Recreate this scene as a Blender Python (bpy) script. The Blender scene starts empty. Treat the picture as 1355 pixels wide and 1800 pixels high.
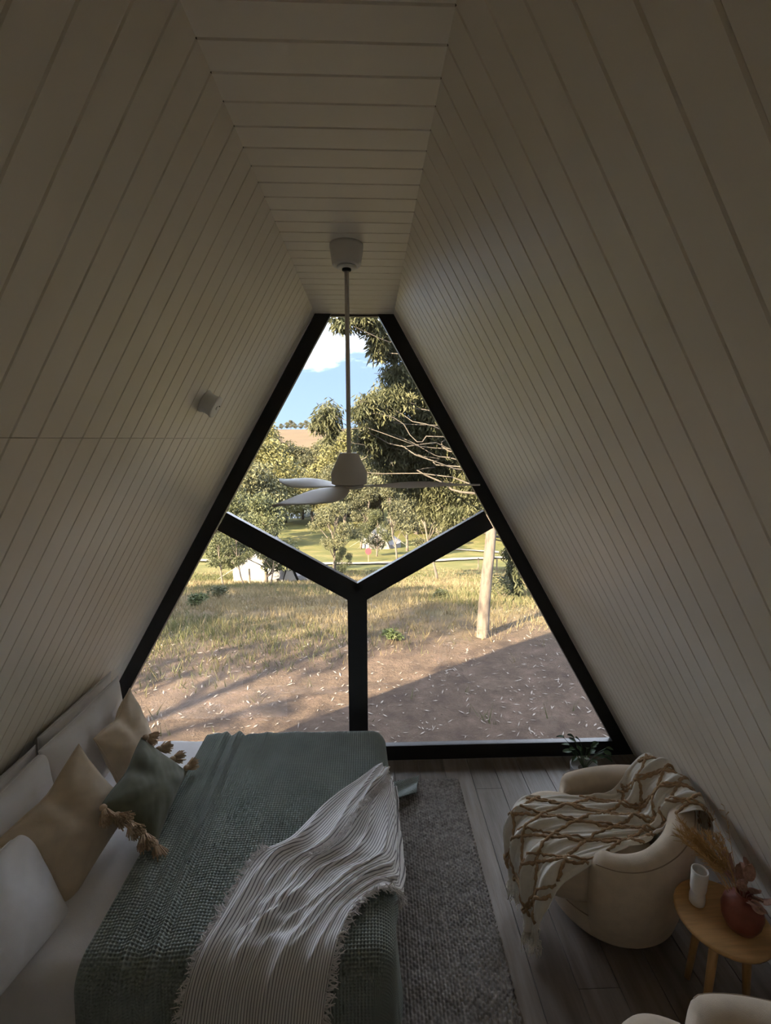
import bpy, math, random
import numpy as np
from mathutils import Vector, Matrix

# ------------------------------------------------------------------ camera, world, sun, exposure
scene = bpy.context.scene
col = scene.collection
scene.view_settings.view_transform = 'Standard'
scene.view_settings.look = 'None'
scene.view_settings.gamma = 1.0
scene.view_settings.use_curve_mapping = False
scene.view_settings.exposure = 1.30
scene.cycles.max_bounces = 7
scene.cycles.diffuse_bounces = 6
scene.cycles.glossy_bounces = 2
scene.cycles.transmission_bounces = 3
scene.cycles.transparent_max_bounces = 8
scene.cycles.use_adaptive_sampling = True
scene.cycles.adaptive_threshold = 0.2
scene.cycles.use_light_tree = False
scene.cycles.caustics_refractive = False
scene.cycles.use_denoising = True
scene.cycles.sample_clamp_indirect = 6.0

FPX, YAW, PITCH, ROLL, EYE = 841.2, 0.0347, 0.1518, 0.0011, 2.602
cam = bpy.data.cameras.new('camera')
cam_o = bpy.data.objects.new('camera', cam)
col.objects.link(cam_o)
cam.sensor_fit = 'VERTICAL'
cam.sensor_height = 24.0
cam.lens = 24.0 * FPX / 1800.0
cam.clip_start, cam.clip_end = 0.05, 4000
fw = Vector((math.sin(YAW) * math.cos(PITCH), math.cos(YAW) * math.cos(PITCH), -math.sin(PITCH)))
rt = Vector((math.cos(YAW), -math.sin(YAW), 0))
dn = fw.cross(rt)
r2 = math.cos(ROLL) * rt + math.sin(ROLL) * dn
d2 = -math.sin(ROLL) * rt + math.cos(ROLL) * dn
M = Matrix((r2, -d2, -fw)).transposed().to_4x4()
M.translation = (0, 0, EYE)
cam_o.matrix_world = M
scene.camera = cam_o

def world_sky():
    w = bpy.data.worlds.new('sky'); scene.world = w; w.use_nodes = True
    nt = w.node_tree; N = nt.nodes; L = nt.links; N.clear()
    out = N.new('ShaderNodeOutputWorld'); bg = N.new('ShaderNodeBackground')
    tc = N.new('ShaderNodeTexCoord'); sep = N.new('ShaderNodeSeparateXYZ')
    L.new(tc.outputs['Generated'], sep.inputs[0])
    ramp = N.new('ShaderNodeValToRGB')
    e = ramp.color_ramp.elements
    e[0].position = 0.0; e[0].color = (0.30, 0.415, 0.60, 1)
    e[1].position = 0.7; e[1].color = (0.27, 0.38, 0.60, 1)
    m = ramp.color_ramp.elements.new(0.12); m.color = (0.26, 0.37, 0.58, 1)
    L.new(sep.outputs['Z'], ramp.inputs[0])
    mp = N.new('ShaderNodeMapping'); mp.inputs['Scale'].default_value = (1.0, 1.0, 3.2)
    mp.inputs['Location'].default_value = (0.32, 0.0, 0.14)
    L.new(tc.outputs['Generated'], mp.inputs[0])
    nz = N.new('ShaderNodeTexNoise'); nz.inputs['Scale'].default_value = 2.6
    nz.inputs['Detail'].default_value = 7; nz.inputs['Roughness'].default_value = 0.55
    L.new(mp.outputs[0], nz.inputs['Vector'])
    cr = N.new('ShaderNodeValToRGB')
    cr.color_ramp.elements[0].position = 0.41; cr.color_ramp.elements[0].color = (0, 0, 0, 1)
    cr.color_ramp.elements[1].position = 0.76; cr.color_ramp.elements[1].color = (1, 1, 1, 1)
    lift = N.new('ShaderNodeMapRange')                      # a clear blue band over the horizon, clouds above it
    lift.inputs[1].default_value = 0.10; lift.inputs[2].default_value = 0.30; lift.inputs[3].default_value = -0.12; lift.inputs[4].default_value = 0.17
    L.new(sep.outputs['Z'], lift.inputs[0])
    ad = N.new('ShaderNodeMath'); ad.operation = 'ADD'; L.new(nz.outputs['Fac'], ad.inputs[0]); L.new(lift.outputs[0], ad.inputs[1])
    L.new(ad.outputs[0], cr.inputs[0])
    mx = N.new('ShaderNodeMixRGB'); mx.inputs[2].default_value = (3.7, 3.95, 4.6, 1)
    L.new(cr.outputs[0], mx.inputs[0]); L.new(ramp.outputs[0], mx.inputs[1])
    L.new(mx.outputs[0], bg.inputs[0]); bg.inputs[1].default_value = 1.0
    L.new(bg.outputs[0], out.inputs[0])
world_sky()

SUN_AZ, SUN_EL = math.radians(43), math.radians(31)      # shadows run away from the house and to the right
sun = bpy.data.lights.new('sun', 'SUN'); sun.energy = 34.0; sun.angle = math.radians(0.8); sun.color = (1.0, 0.81, 0.55)
sun_o = bpy.data.objects.new('sun', sun); col.objects.link(sun_o)
sdir = Vector((math.sin(SUN_AZ) * math.cos(SUN_EL), math.cos(SUN_AZ) * math.cos(SUN_EL), -math.sin(SUN_EL)))
sun_o.rotation_euler = sdir.to_track_quat('-Z', 'Y').to_euler()
sun_o.location = (-20, -20, 20)

# ------------------------------------------------------------------ helpers
rng = np.random.default_rng(7)
random.seed(7)

def tag(o, label=None, cat=None, group=None, kind=None):
    if label: o['label'] = label
    if cat: o['category'] = cat
    if group: o['group'] = group
    if kind: o['kind'] = kind
    return o

def link(o, parent=None):
    col.objects.link(o)
    if parent is not None: o.parent = parent
    return o

def empty(name, loc=(0, 0, 0), rz=0.0, parent=None):
    o = bpy.data.objects.new(name, None); o.empty_display_size = 0.05
    o.location = loc; o.rotation_euler = (0, 0, rz)
    return link(o, parent)

def mesh_data(name, V, F, smooth=False, uv=None):
    me = bpy.data.meshes.new(name)
    V = np.asarray(V, dtype=np.float32)
    if isinstance(F, np.ndarray) and F.ndim == 2:
        k = F.shape[1]; nf = len(F)
        me.vertices.add(len(V)); me.vertices.foreach_set('co', V.ravel())
        me.loops.add(nf * k); me.loops.foreach_set('vertex_index', F.astype(np.int32).ravel())
        me.polygons.add(nf)
        me.polygons.foreach_set('loop_start', np.arange(0, nf * k, k, dtype=np.int32))
        me.polygons.foreach_set('loop_total', np.full(nf, k, dtype=np.int32))
        me.update(calc_edges=True); me.validate()
    else:
        me.from_pydata([tuple(map(float, v)) for v in V], [], [tuple(map(int, f)) for f in F]); me.update()
    if smooth: me.polygons.foreach_set('use_smooth', np.ones(len(me.polygons), dtype=bool))
    if uv is not None:
        lay = me.uv_layers.new(name='UVMap')
        idx = np.empty(len(me.loops), dtype=np.int32); me.loops.foreach_get('vertex_index', idx)
        lay.data.foreach_set('uv', np.asarray(uv, dtype=np.float32)[idx].ravel())
    return me

def obj(name, V, F, m, parent=None, smooth=False, uv=None):
    me = mesh_data(name, V, F, smooth, uv)
    if m: me.materials.append(m)
    return link(bpy.data.objects.new(name, me), parent)

def crisp(o, deg=32):
    o.data.set_sharp_from_angle(angle=math.radians(deg)); return o

def inst(name, me, parent=None, loc=None):
    o = bpy.data.objects.new(name, me)
    if loc is not None: o.location = loc
    return link(o, parent)

def copy_tree(o, parent=None):
    c = o.copy(); col.objects.link(c); c.parent = parent
    for ch in list(o.children): copy_tree(ch, c)
    return c

class MB:
    """collects vertices and faces of one mesh"""
    def __init__(s): s.v = []; s.f = []
    def add(s, V, F):
        b = len(s.v); s.v += [tuple(map(float, p)) for p in V]; s.f += [tuple(i + b for i in f) for f in F]; return s
    def box(s, a, b):
        x0, y0, z0 = a; x1, y1, z1 = b
        return s.add([(x0,y0,z0),(x1,y0,z0),(x1,y1,z0),(x0,y1,z0),(x0,y0,z1),(x1,y0,z1),(x1,y1,z1),(x0,y1,z1)],
                     [(0,3,2,1),(4,5,6,7),(0,1,5,4),(1,2,6,5),(2,3,7,6),(3,0,4,7)])
    def prism(s, poly, y0, y1, axis='y'):
        n = len(poly)
        if axis == 'y': A = [(p[0], y0, p[1]) for p in poly]; B = [(p[0], y1, p[1]) for p in poly]
        else: A = [(p[0], p[1], y0) for p in poly]; B = [(p[0], p[1], y1) for p in poly]
        F = [tuple(range(n)), tuple(range(2*n-1, n-1, -1))]
        F += [(i, n+i, n+(i+1) % n, (i+1) % n) for i in range(n)]
        return s.add(A + B, F)
    def tube(s, pts, rad, n=6, caps=True):
        pts = [Vector([float(c) for c in p]) for p in pts]
        if not hasattr(rad, '__len__'): rad = [rad] * len(pts)
        rad = [float(q) for q in rad]
        V = []; up = Vector((0.31, 0.17, 0.93))
        for i, p in enumerate(pts):
            t = (pts[min(i+1, len(pts)-1)] - pts[max(i-1, 0)])
            t = t.normalized() if t.length > 1e-9 else Vector((0, 0, 1))
            a = t.cross(up); a = a.normalized() if a.length > 1e-4 else t.orthogonal().normalized()
            b = t.cross(a)
            for k in range(n):
                q = 2*math.pi*k/n; V.append(p + rad[i]*(math.cos(q)*a + math.sin(q)*b))
        F = []
        for i in range(len(pts)-1):
            for k in range(n):
                F.append((i*n+k, i*n+(k+1) % n, (i+1)*n+(k+1) % n, (i+1)*n+k))
        if caps: F += [tuple(range(n-1, -1, -1)), tuple(range((len(pts)-1)*n, len(pts)*n))]
        return s.add(V, F)
    def lathe(s, prof, n=32, c=(0, 0, 0), sx=1.0, sy=1.0):
        V = []; F = []
        for (r, z) in prof:
            for k in range(n):
                q = 2*math.pi*k/n; V.append((c[0]+sx*r*math.cos(q), c[1]+sy*r*math.sin(q), c[2]+z))
        for i in range(len(prof)-1):
            for k in range(n): F.append((i*n+k, i*n+(k+1) % n, (i+1)*n+(k+1) % n, (i+1)*n+k))
        if prof[0][0] > 1e-5: F.append(tuple(range(n-1, -1, -1)))
        if prof[-1][0] > 1e-5: F.append(tuple(range((len(prof)-1)*n, len(prof)*n)))
        return s.add(V, F)
    def build(s, name, m, parent=None, smooth=False):
        return obj(name, s.v, s.f, m, parent, smooth)

def grid_faces(n, m, wrap_n=False):
    i = np.arange(n if wrap_n else n-1)[:, None]; j = np.arange(m-1)[None, :]
    i2 = (i+1) % n
    return np.stack([(i*m+j), (i2*m+j), (i2*m+j+1), (i*m+j+1)], -1).reshape(-1, 4)

def grid_obj(name, P, m, parent=None, uv=None, smooth=True):
    n, k = P.shape[:2]
    return obj(name, P.reshape(-1, 3), grid_faces(n, k), m, parent, smooth, None if uv is None else uv.reshape(-1, 2))

def grid_normals(P):
    du = np.gradient(P, axis=0); dv = np.gradient(P, axis=1)
    n = np.cross(du, dv); return n / np.maximum(np.linalg.norm(n, axis=-1, keepdims=True), 1e-9)

def fnoise(x, y, seed=0, octaves=4, scale=1.0):
    """smooth sum of sines, about -1..1"""
    r = np.random.default_rng(seed); s = 0; a = 1.0; tot = 0
    for o in range(octaves):
        f = scale * 1.9**o
        for _ in range(3):
            q = r.uniform(0, 2*math.pi); ph = r.uniform(0, 6.28)
            s = s + a*np.sin(f*(x*math.cos(q)+y*math.sin(q)) + ph); tot += a*0.75
        a *= 0.55
    return s / tot

def catmull(pts, n):
    pts = np.asarray(pts, float); k = len(pts); t = np.linspace(0, k-1, n)
    i = np.clip(t.astype(int), 0, k-2); u = (t-i)[:, None]
    p1, p2 = pts[i], pts[i+1]
    p0 = np.where((i > 0)[:, None], pts[np.maximum(i-1, 0)], 2*p1-p2)
    p3 = np.where((i < k-2)[:, None], pts[np.minimum(i+2, k-1)], 2*p2-p1)
    return 0.5*((2*p1)+(-p0+p2)*u+(2*p0-5*p1+4*p2-p3)*u**2+(-p0+3*p1-3*p2+p3)*u**3)

# ------------------------------------------------------------------ materials
MATS = {}
def mat(name, color, rough=0.6, metal=0.0, noise=0.0, nscale=8.0, bump=0.0, bscale=60.0, spec=0.5, stretch=(1, 1, 1), color2=None, sheen=0.0):
    m = bpy.data.materials.new(name); m.use_nodes = True
    nt = m.node_tree; N = nt.nodes; L = nt.links; b = N['Principled BSDF']
    b.inputs['Roughness'].default_value = rough; b.inputs['Metallic'].default_value = metal
    b.inputs['Specular IOR Level'].default_value = spec
    if sheen: b.inputs['Sheen Weight'].default_value = sheen
    c = tuple(color) + (1,)
    tc = N.new('ShaderNodeTexCoord'); mp = N.new('ShaderNodeMapping'); mp.inputs['Scale'].default_value = stretch
    L.new(tc.outputs['Object'], mp.inputs[0])
    nz = N.new('ShaderNodeTexNoise'); nz.inputs['Scale'].default_value = nscale; nz.inputs['Detail'].default_value = 5
    L.new(mp.outputs[0], nz.inputs['Vector'])
    mx = N.new('ShaderNodeMixRGB')
    c2 = tuple(color2)+(1,) if color2 else tuple(min(1, v*(1-noise)) for v in color)+(1,)
    mx.inputs[1].default_value = c; mx.inputs[2].default_value = c2
    rp = N.new('ShaderNodeValToRGB'); rp.color_ramp.elements[0].position = 0.35; rp.color_ramp.elements[1].position = 0.68
    L.new(nz.outputs['Fac'], rp.inputs[0]); L.new(rp.outputs[0], mx.inputs[0]); L.new(mx.outputs[0], b.inputs['Base Color'])
    if bump:
        n2 = N.new('ShaderNodeTexNoise'); n2.inputs['Scale'].default_value = bscale; n2.inputs['Detail'].default_value = 3
        L.new(mp.outputs[0], n2.inputs['Vector'])
        bp = N.new('ShaderNodeBump'); bp.inputs['Strength'].default_value = bump; bp.inputs['Distance'].default_value = 0.01
        L.new(n2.outputs['Fac'], bp.inputs['Height']); L.new(bp.outputs[0], b.inputs['Normal'])
    MATS[name] = m
    return m

WHITE = mat('painted_boards', (0.90, 0.842, 0.735), 0.42, noise=0.03, nscale=3)
GROOVE = mat('groove_backing', (0.10, 0.08, 0.06), 0.8)
BLACK = mat('black_steel', (0.012, 0.012, 0.013), 0.38, noise=0.2)
PLASTER = mat('white_plastic', (0.78, 0.76, 0.72), 0.4)
FANW = mat('fan_white', (0.74, 0.72, 0.69), 0.42)
LINEN = mat('white_linen', (0.89, 0.88, 0.89), 0.8, noise=0.04, nscale=12, bump=0.25, bscale=500, sheen=0.2)
BEIGE = mat('beige_linen', (0.72, 0.59, 0.43), 0.9, noise=0.12, nscale=14, bump=0.3, bscale=420, sheen=0.2)
OLIVE = mat('olive_velvet', (0.135, 0.145, 0.09), 0.85, noise=0.25, nscale=10, bump=0.2, bscale=420, sheen=0.3)
TASSEL = mat('tassel_wool', (0.62, 0.47, 0.32), 0.95, noise=0.25, nscale=60)
WAFFLE = mat('green_waffle', (0.36, 0.41, 0.385), 0.9, noise=0.2, nscale=5, bump=0.2, bscale=900)
RUGM = mat('braided_wool', (0.40, 0.365, 0.335), 0.95, noise=0.55, nscale=45, bump=0.4, bscale=500)
BOUCLE = mat('beige_upholstery', (0.70, 0.575, 0.43), 0.9, noise=0.1, nscale=20, bump=0.3, bscale=380, sheen=0.2)
SEAM = mat('upholstery_seam', (0.38, 0.29, 0.20), 0.9)
DARKB = mat('dark_plinth', (0.03, 0.025, 0.02), 0.6)
CREAM = mat('cream_throw', (0.84, 0.79, 0.70), 0.9, noise=0.08, nscale=30, bump=0.3, bscale=500, sheen=0.2)
TUFT = mat('tan_tufting', (0.50, 0.33, 0.18), 0.95, noise=0.3, nscale=90, bump=0.6, bscale=260)
OAK = mat('oak_top', (0.72, 0.43, 0.18), 0.45, noise=0.25, nscale=5, stretch=(1, 12, 1), bump=0.05, bscale=40)
CERAM = mat('white_ceramic', (0.86, 0.83, 0.79), 0.5, noise=0.05)
TERRA = mat('terracotta', (0.30, 0.085, 0.055), 0.55, noise=0.25, nscale=16, bump=0.1, bscale=60)
DRIED = mat('dried_leaf', (0.60, 0.36, 0.27), 0.8, noise=0.35, nscale=50)
PAMPAS = mat('dried_grass_plume', (0.66, 0.42, 0.17), 0.9, noise=0.3, nscale=60)
SOIL = mat('soil', (0.06, 0.045, 0.03), 0.95)
GREENPL = mat('houseplant_leaf', (0.06, 0.12, 0.05), 0.5, noise=0.3, nscale=20)
POTM = mat('grey_pot', (0.35, 0.34, 0.32), 0.7)

def plank_mat():
    m = mat('grey_oak_planks', (0.30, 0.26, 0.225), 0.36, color2=(0.20, 0.165, 0.135), nscale=5, stretch=(5, 0.5, 1), bump=0.12, bscale=24)
    nt = m.node_tree; N = nt.nodes; L = nt.links; b = N['Principled BSDF']
    oi = N.new('ShaderNodeObjectInfo'); hs = N.new('ShaderNodeHueSaturation'); mr = N.new('ShaderNodeMapRange')
    mr.inputs[3].default_value = 0.78; mr.inputs[4].default_value = 1.22
    L.new(oi.outputs['Random'], mr.inputs[0]); L.new(mr.outputs[0], hs.inputs['Value'])
    src = b.inputs['Base Color'].links[0].from_socket
    L.new(src, hs.inputs['Color']); L.new(hs.outputs[0], b.inputs['Base Color'])
    return m
PLANK = plank_mat()

def glass_mat():
    m = bpy.data.materials.new('window_glass'); m.use_nodes = True
    nt = m.node_tree; N = nt.nodes; L = nt.links; N.clear()
    out = N.new('ShaderNodeOutputMaterial'); mx = N.new('ShaderNodeMixShader')
    tr = N.new('ShaderNodeBsdfTransparent'); tr.inputs[0].default_value = (0.97, 0.98, 0.975, 1)
    gl = N.new('ShaderNodeBsdfGlossy'); gl.inputs['Roughness'].default_value = 0.0
    fr = N.new('ShaderNodeFresnel'); fr.inputs[0].default_value = 1.45
    L.new(fr.outputs[0], mx.inputs[0]); L.new(tr.outputs[0], mx.inputs[1]); L.new(gl.outputs[0], mx.inputs[2]); L.new(mx.outputs[0], out.inputs[0])
    return m
GLASS = glass_mat()

def leaf_mat(name, c1, c2, trans=0.25):
    m = bpy.data.materials.new(name); m.use_nodes = True
    nt = m.node_tree; N = nt.nodes; L = nt.links; b = N['Principled BSDF']; out = N['Material Output']
    tc = N.new('ShaderNodeTexCoord'); nz = N.new('ShaderNodeTexNoise'); nz.inputs['Scale'].default_value = 2.2; nz.inputs['Detail'].default_value = 6
    L.new(tc.outputs['Object'], nz.inputs['Vector'])
    rp = N.new('ShaderNodeValToRGB'); rp.color_ramp.elements[0].position = 0.3; rp.color_ramp.elements[1].position = 0.7
    rp.color_ramp.elements[0].color = c1+(1,); rp.color_ramp.elements[1].color = c2+(1,)
    L.new(nz.outputs['Fac'], rp.inputs[0])
    oi = N.new('ShaderNodeObjectInfo'); hs = N.new('ShaderNodeHueSaturation'); mr = N.new('ShaderNodeMapRange')
    mr.inputs[3].default_value = 0.8; mr.inputs[4].default_value = 1.2
    L.new(oi.outputs['Random'], mr.inputs[0]); L.new(mr.outputs[0], hs.inputs['Value']); L.new(rp.outputs[0], hs.inputs['Color'])
    L.new(hs.outputs[0], b.inputs['Base Color']); b.inputs['Roughness'].default_value = 0.65; b.inputs['Specular IOR Level'].default_value = 0.2
    t = N.new('ShaderNodeBsdfTranslucent'); L.new(hs.outputs[0], t.inputs[0])
    mx = N.new('ShaderNodeMixShader'); mx.inputs[0].default_value = trans
    L.new(b.outputs[0], mx.inputs[1]); L.new(t.outputs[0], mx.inputs[2]); L.new(mx.outputs[0], out.inputs[0])
    return m
GUMLEAF = leaf_mat('gum_leaves', (0.030, 0.033, 0.017), (0.062, 0.059, 0.030))
GUMNEAR = leaf_mat('eucalyptus_leaves', (0.034, 0.039, 0.019), (0.072, 0.071, 0.034), 0.38)
BOUGH = mat('bough_bark', (0.020, 0.016, 0.012), 0.95, color2=(0.04, 0.032, 0.025), nscale=9)
GUMDARK = leaf_mat('gum_leaves_dark', (0.022, 0.026, 0.012), (0.042, 0.045, 0.019))
GUMGOLD = leaf_mat('gum_leaves_gold', (0.040, 0.040, 0.014), (0.075, 0.069, 0.026))
SHRUBL = leaf_mat('shrub_leaves', (0.025, 0.035, 0.013), (0.045, 0.058, 0.021))
STRAW = leaf_mat('straw_grass', (0.083, 0.064, 0.033), (0.123, 0.099, 0.056), 0.3)
GREENG = leaf_mat('green_grass', (0.033, 0.039, 0.014), (0.067, 0.066, 0.026), 0.3)
BARK = mat('pale_bark', (0.070, 0.056, 0.045), 0.9, color2=(0.026, 0.019, 0.015), nscale=14, stretch=(1, 1, 0.35), bump=0.9, bscale=22)
BARKD = mat('dark_bark', (0.041, 0.031, 0.025), 0.95, color2=(0.067, 0.052, 0.041), nscale=6, stretch=(1, 1, 0.3), bump=0.5, bscale=16)
CANVAS = mat('tent_canvas', (0.084, 0.080, 0.080), 0.9, noise=0.08, nscale=2)
ROPE = mat('guy_rope', (0.144, 0.133, 0.115), 0.9)
REDSIGN = mat('red_sign_paint', (0.288, 0.014, 0.020), 0.5)
TIMBER = mat('timber_post', (0.072, 0.054, 0.036), 0.9, noise=0.3)
GRAVEL = mat('gravel', (0.080, 0.067, 0.050), 0.95, noise=0.2, nscale=2)
LITTER = mat('leaf_litter', (0.137, 0.115, 0.097), 0.9, noise=0.4, nscale=30)

# ------------------------------------------------------------------ the A-frame room
CEIL, XL, XR, T = 3.4755, -0.3738, 0.1825, 0.57735       # ceiling height, its two edges, wall slope (60 degrees)
YW = 3.562                                              # inner face of the window frame
YB = -1.3                                               # back of the room
H0, HS = 1.2153, 0.1                                    # a groove and the board pitch
def wl(z): return XL - T*(CEIL - z)
def wr(z): return XR + T*(CEIL - z)
BT = 0.014                                              # board thickness

def board_mesh(name, p0, p1, nrm, y0, y1, d=BT, ch=0.0028):
    """one board between p0 and p1 (x,z), its face on that line; nrm points outward (x,z)"""
    p0 = np.array(p0); p1 = np.array(p1); n = np.array(nrm)
    g = 0.0014
    sec = [(y0+g, d), (y0+g, ch*1.6), (y0+g+ch, 0), (y1-g-ch, 0), (y1-g, ch*1.6), (y1-g, d)]
    V = []
    for p in (p0, p1):
        for (y, k) in sec:
            q = p + n*k; V.append((q[0], y, q[1]))
    F = [(0,1,2,3,4,5), (11,10,9,8,7,6)] + [(i, 6+i, 6+(i+1) % 6, (i+1) % 6) for i in range(6)]
    me = mesh_data(name, V, F); me.materials.append(WHITE); return me

def shell():
    cL, sL = math.cos(math.radians(30)), 0.5
    nl = np.array((-cL, sL)); nr = np.array((cL, sL))
    zb = -0.15
    th = 0.16
    # slabs behind the boards
    def slab(name, side):
        f = wl if side < 0 else wr; n = nl if side < 0 else nr
        a = np.array((f(zb), zb)); b = np.array((f(CEIL+0.02), CEIL+0.02))
        poly = [a+n*BT, b+n*BT, b+n*(BT+th), a+n*(BT+th)]
        o = MB().prism([tuple(p) for p in poly], YB, YW+0.10).build(name, GROOVE)
        return tag(o, kind='structure')
    L = slab('wall_left', -1); R = slab('wall_right', 1)
    tag(L, 'cream painted sloping wall of narrow boards behind the bed', 'wall')
    tag(R, 'cream painted sloping wall of narrow boards behind the armchairs', 'wall')
    C = MB().box((XL-0.25, YB, CEIL+BT), (XR+0.25, YW+0.10, CEIL+0.2)).build('ceiling', GROOVE)
    tag(C, 'narrow cream boarded ceiling strip with dark grooves', 'ceiling', kind='structure')
    ml = {}
    k0 = -13; k = k0
    while True:
        y0 = H0 + HS*k; y1 = min(y0+HS, YW)
        if y0 >= YW-0.004: break
        sh = (y1-y0)
        key = round(sh, 4)
        if key not in ml:
            zj = 2.605
            ml[key] = (board_mesh('board', (wl(0), 0), (wl(zj-0.0012), zj-0.0012), nl, 0, sh),
                       board_mesh('board', (wl(zj+0.0012), zj+0.0012), (XL, CEIL), nl, 0, sh),
                       board_mesh('board', (wr(0), 0), (XR, CEIL), nr, 0, sh),
                       board_mesh('board', (XL, CEIL), (XR, CEIL), (0, 1), 0, sh))
        a, b, c, d = ml[key]
        inst('board', a, L, (0, y0, 0)); inst('board', b, L, (0, y0, 0)); inst('board', c, R, (0, y0, 0)); inst('board', d, C, (0, y0, 0))
        k += 1
    # out of view behind the camera the lining goes on
    yb1 = H0 + HS*k0
    for par, p0, p1, n in ((L, (wl(0), 0), (XL, CEIL), nl), (R, (wr(0), 0), (XR, CEIL), nr), (C, (XL, CEIL), (XR, CEIL), np.array((0, 1)))):
        inst('lining', board_mesh('lining', p0, p1, n, YB, yb1), par)
    wb = MB().prism([(wl(-0.15)-0.3, -0.15), (wr(-0.15)+0.3, -0.15), (XR+0.2, CEIL+0.1), (XL-0.2, CEIL+0.1)], YB-0.15, YB).build('wall_back', WHITE)
    tag(wb, 'cream end wall behind the viewpoint', 'wall', kind='structure')
    # floor planks
    fl = MB().box((wl(0)-0.1, YB, -0.15), (wr(0)+0.1, YW+0.10, -0.016)).build('floor', GROOVE)
    tag(fl, 'grey brown timber plank floor', 'floor', kind='structure')
    joints = {3: [3.215], 4: [1.883], 5: [2.998], 2: [1.55], 6: [2.2], 1: [2.6], 0: [1.9], 7: [3.1], 8: [1.6], 9: [2.4]}
    xk = 0.187 - 0.2*13
    i = -13
    while xk < wr(0):
        x0 = max(xk, wl(0)); x1 = min(xk+0.2, wr(0))
        if x1 - x0 > 0.01:
            ys = [YB] + [-0.1+0.21*((i*3) % 5)] + joints.get(i, [1.2+0.31*((i*7) % 6)]) + [YW]
            ys = sorted(ys)
            for a, b in zip(ys[:-1], ys[1:]):
                g = 0.0012; c = 0.002
                m = MB()
                sec = [(x0+g, -0.014), (x0+g, -c), (x0+g+c, 0), (x1-g-c, 0), (x1-g, -c), (x1-g, -0.014)]
                m.prism(sec, a+g, b-g)
                m.build('plank', PLANK, fl)
        xk += 0.2; i += 1
shell()

def window(name, yw, label):
    w = empty(name, (0, yw, 0)); tag(w, label, 'window', kind='structure')
    d0, d1 = 0.0, 0.052
    wid = 0.115                                         # horizontal width of the sloping bars
    cx = (XL+XR)/2; hub = 1.415
    # sloping side bars
    for s in (-1, 1):
        f = wl if s < 0 else wr
        poly = [(f(0), 0), (f(0)-s*wid, 0), (f(CEIL)-s*wid, CEIL), (f(CEIL), CEIL)]
        if s > 0: poly = poly[::-1]
        MB().prism(poly, d0, d1).build('frame_bar', BLACK, w)
    MB().prism([(wl(0)+wid, 0), (wr(0)-wid, 0), (wr(0.125)-wid, 0.125), (wl(0.125)+wid, 0.125)], d0, d1).build('bottom_rail', BLACK, w)
    h = 0.0755
    MB().box((cx-h, d0-0.004, 0.10), (cx+h, d1, hub)).build('mullion', BLACK, w)
    for s in (-1, 1):
        a = math.radians(30); dx, dz = s*math.cos(a), math.sin(a); px, pz = -dz*s, math.cos(a)
        p0 = np.array((cx, hub)); p1 = p0 + np.array((dx, dz))*1.16; q = np.array((px, pz))*h
        poly = [tuple(p0-q), tuple(p1-q), tuple(p1+q), tuple(p0+q)]
        if s > 0: poly = poly[::-1]
        MB().prism(poly, d0-0.002, d1).build('mullion_arm', BLACK, w)
    # head trim (thin, hidden behind the ceiling edge)
    MB().box((XL, 0.02, CEIL-0.012), (XR, d1, CEIL)).build('head_rail', BLACK, w)
    # panes
    def ext(z, s): return (wl(z)+wid-0.02) if s < 0 else (wr(z)-wid+0.02)
    zl = hub + 1.06*0.55
    g0, g1 = 0.010, 0.018
    MB().prism([(ext(0.1, -1), 0.1), (cx-0.02, 0.1), (cx-0.02, hub), (ext(zl, -1), zl)][::-1], g0, g1).build('pane', GLASS, w)
    MB().prism([(cx+0.02, 0.1), (ext(0.1, 1), 0.1), (ext(zl, 1), zl), (cx+0.02, hub)][::-1], g0, g1).build('pane', GLASS, w)
    MB().prism([(cx, hub), (ext(zl, 1), zl), (ext(CEIL, 1), CEIL), (ext(CEIL, -1), CEIL), (ext(zl, -1), zl)][::-1], g0, g1).build('pane', GLASS, w)
window('window_1', YW, 'black steel A-shaped window with Y-shaped mullion and three panes')

# ------------------------------------------------------------------ the ground outside
PROF = np.array([(-60, -0.4), (-10, -0.6), (3, -0.62), (6, -0.72), (8, -0.86), (11, -1.37), (15, -2.40), (20, -3.75), (28, -5.85), (40, -8.0), (56, -10.35),
                 (80, -12.7), (105, -15.0), (140, -15.1), (180, -13.5), (300, -8), (600, 6), (900, 20), (1100, 22), (1500, 10), (2200, -20)])
_yy = np.linspace(-60, 2200, 9041); _zz = np.interp(_yy, PROF[:, 0], PROF[:, 1])
def _smooth(z):
    out = z.copy()
    for w, lo in ((5, 3), (21, 40), (81, 200)):
        k = np.ones(w)/w; s = np.convolve(np.pad(z, w//2, mode='edge'), k, 'valid'); out = np.where(_yy > lo, s, out)
    return out
_zz = _smooth(_zz)
def ground(x, y):
    x = np.asarray(x, float); y = np.asarray(y, float)
    z = np.interp(y, _yy, _zz)
    k = np.clip((y-3.8)/6, 0, 1)
    z = z + k*0.05*fnoise(x, y, 3, 3, 0.9)
    far = np.clip((y-200)/400, 0, 1)
    z = z + far*(5.0*fnoise(x, y, 5, 3, 0.006) + 0.012*(x+60))
    return z

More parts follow.
